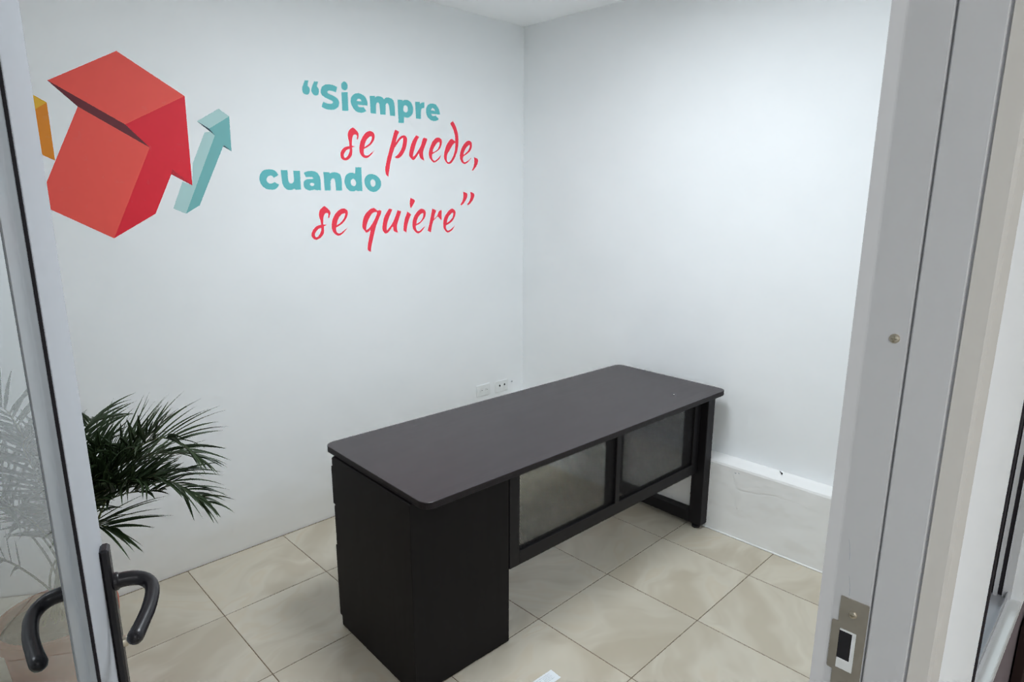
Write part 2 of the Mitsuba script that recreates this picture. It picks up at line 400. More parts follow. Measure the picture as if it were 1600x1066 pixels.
for s in (0, 1):
    cc = (lambda c: c) if s == 0 else (lambda c: 2 * CG - c)
    h = put("handle", leaf(cat(bx(0.9405, 0.9660, cc(0.1085), cc(0.1200), 0.945, 1.185, 0.003))), "black_plastic", "door_1", label="black lever handle on a long backplate")
    lv = [(0.953, 0.110, 1.130), (0.953, 0.092, 1.130), (0.951, 0.077, 1.127), (0.941, 0.0665, 1.123), (0.920, 0.063, 1.121), (0.885, 0.067, 1.119), (0.855, 0.0745, 1.117), (0.832, 0.0815, 1.115)]
    path = spline([(t, cc(c), z) for t, c, z in lv], 40)
    rad = np.interp(np.linspace(0, 1, 40), [0, 0.2, 0.5, 0.85, 1], [0.0105, 0.0100, 0.0090, 0.0090, 0.0098])
    put("lever", leaf(tube(path, rad, 18)), "black_plastic", h, smooth=True)
    put("collar", leaf(frame_map(lathe([(0, 0), (0.0125, 0), (0.0125, 0.004), (0.011, 0.006), (0, 0.006)], 24), [0.953, cc(0.1085), 1.130], [1, 0, 0], [0, 0, 1], [0, -1 if s == 0 else 1, 0])), "black_plastic", h, smooth=40)
    put("key_cylinder", leaf(frame_map(lathe([(0, 0), (0.008, 0), (0.008, 0.004), (0.007, 0.006), (0, 0.006)], 20), [0.953, cc(0.1085), 1.035], [1, 0, 0], [0, 0, 1], [0, -1 if s == 0 else 1, 0])), "screw_metal", h, smooth=40)
for z in (0.3, 1.05, 1.8):
    put("hinge", leaf(frame_map(lathe([(0, -0.05), (0.008, -0.05), (0.008, 0.05), (0, 0.05)], 18), [T0 - 0.004, C0 - 0.008, z], [1, 0, 0], [0, 1, 0], [0, 0, 1])), "leaf_aluminium", "door_1", smooth=40)

# ------------------------------------------------------------------ lamps
def ceiling_lamp(x, y, w, d, light, label):
    k = thing("ceiling_light", label, "lamp")
    f = sbox(x - w / 2 - 0.02, y - d / 2 - 0.02, x + w / 2 + 0.02, y + d / 2 + 0.02).difference(sbox(x - w / 2, y - d / 2, x + w / 2, y + d / 2))
    put("frame", prism(f, ZC - 0.035, ZC), "white_aluminium", k)
    V = np.array([[x - w / 2, y - d / 2, ZC - 0.030], [x - w / 2, y + d / 2, ZC - 0.030], [x + w / 2, y + d / 2, ZC - 0.030], [x + w / 2, y - d / 2, ZC - 0.030]])
    p = mikit.ply((V, np.array([[0, 1, 2], [0, 2, 3]])), "white_plastic")
    p["emitter"] = {"type": "area", "radiance": {"type": "rgb", "value": light}}
    put("diffuser", p, None, k)
ceiling_lamp(*ROOM_LAMP, 0.6, 0.6, ROOM_LIGHT, "square ceiling light above the desk")
ceiling_lamp(*HALL_LAMP, 0.6, 0.6, HALL_LIGHT, "square ceiling light in the hall outside the door")

# ------------------------------------------------------------------ desk
DO, DR = np.array([1.9579, 1.7616, 0]), -0.0317
DU, DV = np.array([math.cos(DR), math.sin(DR), 0]), np.array([-math.sin(DR), math.cos(DR), 0])
def dk(m):
    return frame_map(m, DO, DU, DV, [0, 0, 1])
ZT, ZU = 0.7389, 0.7139
desk = thing("desk", "dark wenge office desk with perforated front panel and drawer pedestal", "desk")
HL, HW = 1.794 / 2, 0.671 / 2
def rrect(d, r=0.038):
    return sbox(-HL + d + r, -HW + d + r, HL - d - r, HW - d - r).buffer(r, quad_segs=8)
rings = [np.array(rrect(d, 0.038).exterior.coords)[:-1] for d in (0.0015, 0.0, 0.0, 0.0015)]
zs = (ZU, ZU + 0.0015, ZT - 0.0015, ZT)
nr = len(rings[0])
V = np.vstack([np.c_[r, np.full(nr, z)] for r, z in zip(rings, zs)] + [[[0, 0, ZU], [0, 0, ZT]]])
def band(s):
    return [t for k in range(nr) for t in ([s * nr + k, s * nr + (k + 1) % nr, (s + 1) * nr + (k + 1) % nr], [s * nr + k, (s + 1) * nr + (k + 1) % nr, (s + 1) * nr + k])]
F_top = band(2) + [[4 * nr + 1, 3 * nr + k, 3 * nr + (k + 1) % nr] for k in range(nr)] + [[4 * nr, (k + 1) % nr, k] for k in range(nr)]
tt = put("tabletop", dk(trimesh.Trimesh(V, np.array(F_top))), "laminate_top", desk)
put("edge_band", dk(trimesh.Trimesh(V, np.array(band(0) + band(1)))), "edge_band", tt)
PU0, PU1, PV0, PV1 = -0.905, -0.482, -0.260, 0.255
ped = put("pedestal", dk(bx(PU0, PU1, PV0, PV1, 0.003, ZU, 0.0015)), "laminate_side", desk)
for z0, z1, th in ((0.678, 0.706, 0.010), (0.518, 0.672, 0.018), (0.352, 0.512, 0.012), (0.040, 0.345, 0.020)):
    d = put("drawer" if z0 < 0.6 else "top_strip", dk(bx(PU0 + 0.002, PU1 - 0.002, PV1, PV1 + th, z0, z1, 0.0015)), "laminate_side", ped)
# modesty panel: tube frame and two perforated sheets
PF = -0.262
fr = put("panel_frame", dk(cat(bx(-0.480, -0.430, PF, PF + 0.030, 0.305, ZU, 0.002), bx(-0.430, 0.797, PF, PF + 0.030, 0.305, 0.362, 0.002), bx(-0.430, 0.797, PF, PF + 0.030, 0.680, ZU, 0.002),
                               bx(0.137, 0.167, PF, PF + 0.064, 0.310, ZU - 0.001, 0.002), bx(0.745, 0.797, PF + 0.001, PF + 0.062, 0.310, ZU - 0.001, 0.002))), "powder_coat", desk)
def perforated(u0, u1, z0, z1, v0, th=0.001, pu=0.0082, pz=0.0068, hole=0.0032, n=8):
    nu, nz = int((u1 - u0) / pu), int((z1 - z0) / pz)
    pu, pz = (u1 - u0) / nu, (z1 - z0) / nz
    th_ = np.arange(n) * 2 * math.pi / n
    cs = np.c_[np.cos(th_), np.sin(th_)]
    edge = cs / np.abs(cs).max(1, keepdims=True) * [pu / 2, pz / 2]
    ring = cs * hole
    V1 = np.zeros((4 * n, 3))
    V1[:n, [0, 2]], V1[n:2 * n, [0, 2]] = edge, ring
    V1[2 * n:3 * n, [0, 2]], V1[3 * n:, [0, 2]] = ring, edge
    V1[2 * n:, 1] = th
    F1 = []
    for s in range(3):
        for k in range(n):
            m = (k + 1) % n
            F1 += [[s * n + k, s * n + m, (s + 1) * n + m], [s * n + k, (s + 1) * n + m, (s + 1) * n + k]]
    F1 = np.array(F1)
    offs = []
    for r in range(nz):
        shift = (pu / 2) * (r % 2)
        for c in range(nu - (r % 2)):
            offs.append([u0 + pu / 2 + c * pu + shift, v0, z0 + pz / 2 + r * pz])
    offs = np.array(offs)
    V = (V1[None] + offs[:, None]).reshape(-1, 3)
    F = (F1[None] + (np.arange(len(offs)) * len(V1))[:, None, None]).reshape(-1, 3)
    m = trimesh.Trimesh(V, F, process=False)
    gaps = [bx(u, u + pu / 2, v0, v0 + th, z0 + r * pz, z0 + (r + 1) * pz) for r in range(1, nz, 2) for u in (u0, u1 - pu / 2)]
    return cat(m, *gaps)
put("perforated_sheet", dk(perforated(-0.430, 0.137, 0.362, 0.680, PF + 0.012)), "powder_coat", desk)
put("perforated_sheet", dk(perforated(0.167, 0.745, 0.362, 0.680, PF + 0.012)), "powder_coat", desk)
# loop leg on the right
leg = put("leg", dk(cat(bx(0.797, 0.857, -0.300, -0.230, 0.022, ZU - 0.0005, 0.003), bx(0.797, 0.857, 0.230, 0.300, 0.022, ZU - 0.0005, 0.003),
                        bx(0.7975, 0.8565, -0.231, 0.231, 0.022, 0.082, 0.003), bx(0.7975, 0.8565, -0.231, 0.231, 0.654, ZU - 0.0005, 0.003))), "powder_coat", desk)
for v in (-0.262, 0.262):
    g = lathe([(0, 0), (0.019, 0), (0.020, 0.003), (0.020, 0.010), (0.009, 0.013), (0.009, 0.024), (0, 0.024)], 24)
    put("foot", dk(frame_map(g, [0.820, v, 0], [1, 0, 0], [0, 1, 0], [0, 0, 1])), "rubber_black", leg, smooth=40)

